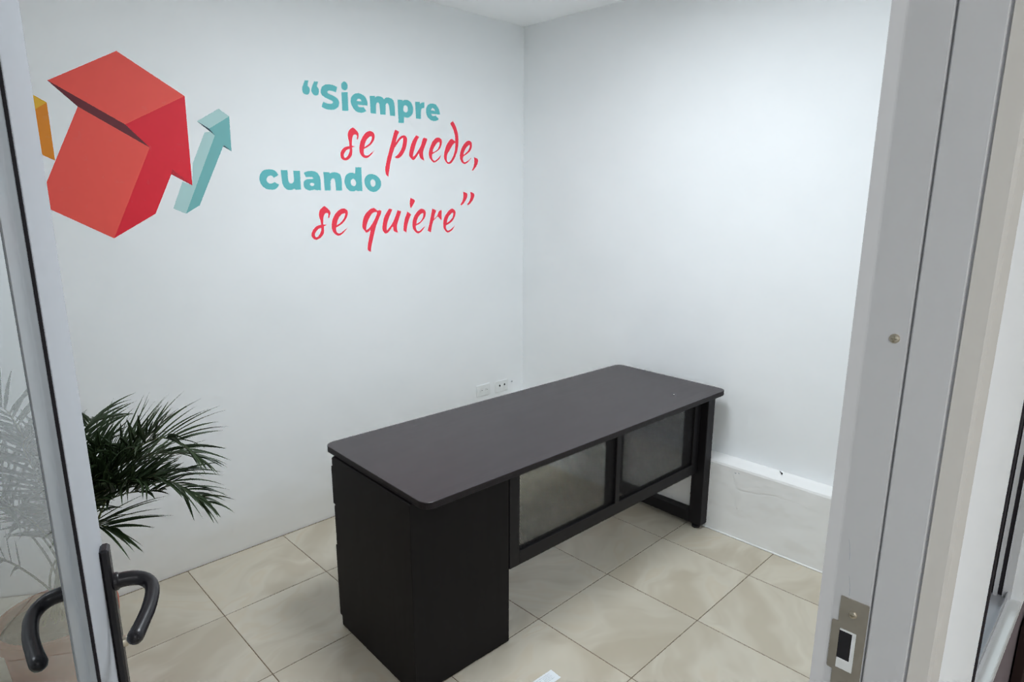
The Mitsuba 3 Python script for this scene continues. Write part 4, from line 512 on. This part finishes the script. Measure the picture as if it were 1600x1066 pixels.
for depth, (a, lab, mats) in zip((0.0006, 0.0010, 0.0008), ARROWS):
    k = thing("wall_arrow", lab, "wall decal")
    for n, pts in LET[a]:
        put(names[n], flat([[pts]], depth), mats[n], k)

# ------------------------------------------------------------------ outlets on the left wall
WXv, WYv, WZv = np.array([1.0, 0, 0]), np.array([0, 0, 1.0]), np.array([0, -1.0, 0])
def rplate(w, h, th, r=0.006):
    lo = sbox(-w / 2 + r, -h / 2 + r, w / 2 - r, h / 2 - r)
    return cat(prism(lo.buffer(r, quad_segs=5), 0, th * 0.6), prism(lo.buffer(r - 0.0018, quad_segs=5), th * 0.6, th))
OUT = [[2.5497, 0.4749], [2.7071, 0.4709], [2.8016, 0.4799]]
k = thing("wall_outlet", "white double power outlet, left of the two plates above the desk", "outlet")
o = [OUT[0][0], YW, OUT[0][1]]
put("cover_plate", frame_map(rplate(0.115, 0.072, 0.007), o, WXv, WYv, WZv), "white_plastic", k)
for sx in (-0.022, 0.022):
    so = put("socket", frame_map(prism(sbox(-0.017 + sx, -0.012, 0.017 + sx, 0.012).buffer(0.002), 0.006, 0.0085), o, WXv, WYv, WZv), "white_plastic", k)
    put("slots", frame_map(cat(bx(sx - 0.009, sx - 0.003, 0.003, 0.0055, 0.008, 0.0088), bx(sx - 0.009, sx - 0.003, -0.0055, -0.003, 0.008, 0.0088), bx(sx + 0.004, sx + 0.009, -0.0025, 0.0025, 0.008, 0.0088)), o, WXv, WYv, WZv), "dark_slot", so)
k = thing("wall_outlet", "white outlet plate with two round dark holes, near the room corner", "outlet")
o = [OUT[1][0], YW, OUT[1][1]]
put("cover_plate", frame_map(rplate(0.115, 0.072, 0.007), o, WXv, WYv, WZv), "white_plastic", k)
for sx in (-0.019, 0.023):
    put("jack", frame_map(lathe([(0, 0.0065), (0.0065, 0.0065), (0.0065, 0.0082), (0.005, 0.0084), (0, 0.0080)], 20), np.array(o) + [sx, 0, 0.004], WXv, WYv, WZv), "dark_slot", k)
k = thing("wall_plug", "small dark screw anchor in the wall beside the outlet plates", "wall plug")
put("anchor", frame_map(lathe([(0, 0), (0.006, 0), (0.0055, 0.003), (0.0035, 0.004), (0, 0.0035)], 16), [OUT[2][0], YW, OUT[2][1]], WXv, WYv, WZv), "print_grey", k, smooth=40)
put("hole", frame_map(lathe([(0, 0.0030), (0.0032, 0.0030), (0.0028, 0.0044), (0, 0.0044)], 14), [OUT[2][0], YW, OUT[2][1]], WXv, WYv, WZv), "dark_slot", k)

# ------------------------------------------------------------------ potted palm behind the door
PB = np.array([0.285, 2.215, 0.0])
POT = np.array([0.206, 2.277, 0.0])
palm = thing("potted_palm", "bushy green palm in a reddish pot, partly hidden by the open door", "plant")
pot = put("pot", frame_map(lathe([(0, 0), (0.112, 0), (0.119, 0.006), (0.148, 0.310), (0.150, 0.322), (0.166, 0.326), (0.168, 0.362), (0.163, 0.368), (0.152, 0.366), (0.148, 0.335), (0, 0.333)], 48), POT, [1, 0, 0], [0, 1, 0], [0, 0, 1]), "terracotta", palm, smooth=35)
sv = trimesh.creation.icosphere(subdivisions=3, radius=0.149)
sv.vertices[:, 2] *= 0.10
sv.vertices += 0.006 * (rng.random(sv.vertices.shape) - 0.5)
put("soil", frame_map(sv, POT + [0, 0, 0.336], [1, 0, 0], [0, 1, 0], [0, 0, 1]), "potting_soil", pot)

def frond(ctrl, leaf_len, n_pairs, start=0.32, droop=0.5, lift=0.25, width=0.0085, seed=0, twist=0.0):
    """A palm frond: an arching rachis and pinnate leaflets, each folded along its midrib."""
    rg = np.random.default_rng(seed)
    path = spline(ctrl, 40)
    tan = np.gradient(path, axis=0)
    tan /= np.linalg.norm(tan, axis=1, keepdims=True)
    key = put("frond", tube(path, np.linspace(0.0042, 0.0010, 40), 6), "palm_stem", palm, smooth=True)
    V, F = [], []
    for i in range(n_pairs):
        s = start + (1 - start) * (i + 0.5) / n_pairs
        for side in (-1, 1):
            q = min(0.999, s + 0.006 * rg.normal())
            a = q * 39
            i0 = int(a)
            b = path[i0] + (path[min(i0 + 1, 39)] - path[i0]) * (a - i0)
            t = tan[i0]
            sd = np.cross(t, [0, 0, 1])
            sd /= max(np.linalg.norm(sd), 1e-6)
            upv = np.cross(sd, t)
            sd = sd * math.cos(twist) + upv * math.sin(twist)
            rel = (s - start) / (1 - start)
            ln = leaf_len * (0.55 + 0.75 * math.sin(math.pi * min(1, 0.15 + 0.80 * rel)) ** 1.0) * (0.85 + 0.3 * rg.random()) * (1.0 - 0.25 * rel)
            ang = math.radians(62 - 34 * rel + 7 * rg.normal())
            d = t * math.cos(ang) + side * sd * math.sin(ang) + upv * (lift + 0.12 * rg.normal())
            d /= np.linalg.norm(d)
            wv = np.cross(d, upv + 0.3 * rg.normal(size=3))
            wv /= np.linalg.norm(wv)
            nn = np.cross(wv, d)
            w = width * (0.8 + 0.4 * rg.random())
            m = 7
            pt, dd = b.copy(), d.copy()
            base = len(V)
            dr_ = droop * (0.6 + 0.9 * rg.random())
            for k in range(m):
                f = k / (m - 1)
                prof = w * (0.35 + 0.65 * min(1, f * 5)) * (1 - f ** 2.2) * 0.5 + 0.0002
                V += [pt - wv * prof, pt - nn * prof * 0.55, pt + wv * prof]
                pt = pt + dd * ln / (m - 1)
                dd = dd + np.array([0, 0, -dr_ / (m - 1)])
                dd /= np.linalg.norm(dd)
            for k in range(m - 1):
                o_ = base + 3 * k
                for c in (0, 1):
                    F += [[o_ + c, o_ + c + 1, o_ + c + 4], [o_ + c, o_ + c + 4, o_ + c + 3]]
    put("leaflets", trimesh.Trimesh(np.array(V), np.array(F), process=False), "leaf_green", key)

KR = np.array([0.716, -0.698, 0.0])          # towards the desk
KF = np.array([0.698, 0.716, 0.0])           # towards the corner
def pf(*pts):
    """Control points of a frond relative to the pot: (towards the desk, towards the corner, height)."""
    b = PB + [0, 0, 0]
    return [b + KR * r + KF * f + np.array([0, 0, z]) for r, f, z in pts]
r0 = lambda: (-0.10 + 0.02 * rng.normal(), -0.01 + 0.02 * rng.normal(), 0.345)
FR = [
    (pf(r0(), (-0.03, -0.02, 0.560), (0.08, -0.02, 0.750), (0.20, -0.02, 0.825), (0.32, -0.03, 0.825), (0.43, -0.04, 0.761)), 0.165, 28, 0.36, 0.70, 0.25),
    (pf(r0(), (-0.03, 0.02, 0.580), (0.07, 0.03, 0.780), (0.19, 0.04, 0.900), (0.30, 0.04, 0.935), (0.385, 0.03, 0.870)), 0.170, 26, 0.38, 0.55, 0.40),
    (pf(r0(), (-0.07, -0.05, 0.520), (0.02, -0.06, 0.655), (0.10, -0.07, 0.700), (0.165, -0.07, 0.695)), 0.175, 13, 0.60, 0.50, 0.10),
    (pf(r0(), (-0.05, 0.02, 0.600), (-0.01, 0.03, 0.780), (0.05, 0.02, 0.863), (0.11, 0.00, 0.930)), 0.170, 20, 0.42, 0.25, 0.40),
    (pf(r0(), (-0.05, 0.05, 0.600), (0.04, 0.08, 0.788), (0.13, 0.09, 0.880), (0.23, 0.09, 0.940)), 0.170, 22, 0.40, 0.30, 0.45),
    (pf(r0(), (-0.04, -0.03, 0.540), (0.05, -0.03, 0.735), (0.15, -0.02, 0.802), (0.27, 0.0, 0.821)), 0.165, 24, 0.38, 0.45, 0.35),
    (pf(r0(), (-0.04, 0.0, 0.620), (-0.08, -0.02, 0.833), (-0.09, -0.04, 0.940), (-0.04, -0.06, 0.990)), 0.150, 16, 0.42, 0.45, 0.25),
    (pf(r0(), (-0.05, -0.04, 0.580), (-0.12, -0.10, 0.795), (-0.22, -0.14, 0.910), (-0.33, -0.17, 0.920)), 0.170, 22, 0.36, 0.60, 0.25),
    (pf(r0(), (-0.06, 0.03, 0.550), (-0.16, 0.05, 0.765), (-0.28, 0.06, 0.840), (-0.40, 0.06, 0.810)), 0.170, 22, 0.36, 0.60, 0.25),
    (pf(r0(), (-0.04, 0.06, 0.580), (-0.06, 0.15, 0.810), (-0.09, 0.24, 0.900), (-0.10, 0.33, 0.890)), 0.160, 20, 0.36, 0.55, 0.25),
    (pf(r0(), (-0.03, -0.05, 0.580), (-0.03, -0.15, 0.780), (-0.03, -0.25, 0.840), (-0.05, -0.36, 0.810)), 0.160, 20, 0.36, 0.60, 0.25),
    (pf(r0(), (-0.02, 0.05, 0.550), (0.05, 0.14, 0.750), (0.12, 0.22, 0.802), (0.19, 0.29, 0.780)), 0.155, 20, 0.36, 0.55, 0.25),
    (pf(r0(), (-0.06, -0.02, 0.600), (-0.12, 0.02, 0.870), (-0.19, 0.05, 1.010), (-0.27, 0.06, 1.050)), 0.170, 18, 0.40, 0.50, 0.25),
    (pf(r0(), (-0.03, -0.01, 0.580), (0.05, 0.0, 0.765), (0.12, 0.01, 0.840), (0.21, 0.01, 0.885)), 0.170, 24, 0.36, 0.35, 0.40),
    (pf(r0(), (-0.07, -0.06, 0.480), (-0.14, -0.12, 0.620), (-0.23, -0.16, 0.660), (-0.31, -0.19, 0.600)), 0.150, 16, 0.40, 0.60, 0.15),
    (pf(r0(), (-0.05, 0.01, 0.560), (0.01, 0.02, 0.735), (0.07, 0.04, 0.810), (0.15, 0.05, 0.855)), 0.165, 22, 0.38, 0.30, 0.45),
    (pf(r0(), (-0.05, -0.04, 0.540), (0.01, -0.06, 0.710), (0.08, -0.07, 0.772), (0.17, -0.08, 0.795)), 0.155, 22, 0.40, 0.45, 0.35),
    (pf(r0(), (-0.06, 0.0, 0.560), (-0.02, 0.04, 0.720), (0.03, 0.07, 0.780), (0.09, 0.10, 0.825)), 0.160, 20, 0.40, 0.30, 0.45),
    (pf(r0(), (-0.06, -0.03, 0.520), (-0.03, -0.05, 0.680), (0.02, -0.08, 0.750), (0.09, -0.10, 0.765)), 0.150, 20, 0.42, 0.50, 0.30),
    (pf(r0(), (-0.08, 0.02, 0.580), (-0.10, 0.05, 0.750), (-0.12, 0.08, 0.840), (-0.13, 0.11, 0.920)), 0.165, 20, 0.38, 0.35, 0.35),
    (pf(r0(), (-0.09, -0.02, 0.560), (-0.15, -0.05, 0.720), (-0.21, -0.07, 0.780), (-0.28, -0.09, 0.795)), 0.165, 20, 0.38, 0.45, 0.35),
    (pf(r0(), (-0.04, 0.0, 0.550), (0.06, -0.01, 0.710), (0.16, -0.01, 0.772), (0.29, -0.02, 0.791)), 0.170, 24, 0.40, 0.35, 0.45),
    (pf(r0(), (-0.05, 0.03, 0.540), (0.04, 0.05, 0.700), (0.13, 0.06, 0.758), (0.24, 0.06, 0.780)), 0.165, 24, 0.38, 0.30, 0.50),
    (pf(r0(), (-0.04, -0.02, 0.560), (0.05, -0.04, 0.742), (0.16, -0.05, 0.818), (0.29, -0.06, 0.855)), 0.165, 24, 0.40, 0.40, 0.45),
    (pf(r0(), (-0.05, -0.01, 0.560), (0.00, -0.01, 0.728), (0.06, -0.02, 0.802), (0.14, -0.03, 0.863)), 0.175, 22, 0.38, 0.22, 0.50),
]
for i, (c, ln, n, st_, dro, lf) in enumerate(FR):
    frond(c, ln, n, st_, dro, lf, 0.0115, seed=100 + i)

# ------------------------------------------------------------------ small things
def card():
    a, b, c = np.array([1.4723, 1.3042, 0]), np.array([1.4768, 1.2563, 0]), np.array([1.3875, 1.3089, 0])
    ex = (c - a) / np.linalg.norm(c - a)
    ey = np.cross([0, 0, 1], ex)
    if ey @ (b - a) < 0:
        ey = -ey
    k = thing("paper_label", "white printed paper label lying on the tiles in front of the desk", "paper")
    L, W_ = 0.115, 0.050
    put("sheet", frame_map(bx(0, L, 0, W_, 0.0004, 0.0008), a, ex, ey, [0, 0, 1]), "paper", k)
    lines = [bx(0.018 + 0.004 * (i % 2), L - 0.02 * (1 + i % 3), 0.008 + 0.0065 * i, 0.0095 + 0.0065 * i, 0.0008, 0.0009) for i in range(5)]
    put("printed_lines", frame_map(cat(*lines), a, ex, ey, [0, 0, 1]), "print_grey", k)
card()
nl = thing("loose_screw", "tiny dark screw lying on the white ledge of the right wall", "screw")
nd = np.array([0.74, 0.67, 0.0]) / np.linalg.norm([0.74, 0.67])
scr = tube([np.array([2.868, 1.105, ZP + 0.0095]) + nd * s for s in (0, 0.010, 0.018, 0.027)], [0.0022, 0.002, 0.0018, 0.0006], 8)
put("shank", scr, "dark_slot", nl, smooth=40)
put("head", tube([np.array([2.868, 1.105, ZP + 0.0095]) - nd * s for s in (-0.001, 0.002)], [0.003, 0.0045], 12), "dark_slot", nl, smooth=40)
sk = thing("paper_crumb", "tiny white crumb on the right end of the desk top", "crumb")
cr_ = trimesh.creation.icosphere(subdivisions=1, radius=0.0036)
cr_.vertices *= [1.0, 0.8, 0.5]
cr_.vertices += [2.5805, 1.5339, ZT + 0.0014]
put("flake", cr_, "paper", sk, smooth=True)

# dark brown seat below the window sill, in the bottom right corner
br = thing("bench", "dark brown upholstered bench under the window sill, bottom right corner", "bench")
def seat_pad(x0, x1, y0, y1, z0, z1, r):
    return bx(x0, x1, y0, y1, z0, z1, r)
put("seat", seat_pad(1.78, 2.90, -0.42, 0.098, 0.34, 0.45, 0.03), "brown_leatherette", br)
put("backrest", seat_pad(1.80, 2.88, 0.020, 0.100, 0.45, 0.660, 0.02), "brown_leatherette", br)
for x in (1.83, 2.80):
    for y in (-0.38, 0.03):
        put("leg", bx(x, x + 0.045, y, y + 0.045, 0.0, 0.34, 0.003), "laminate_side", br)
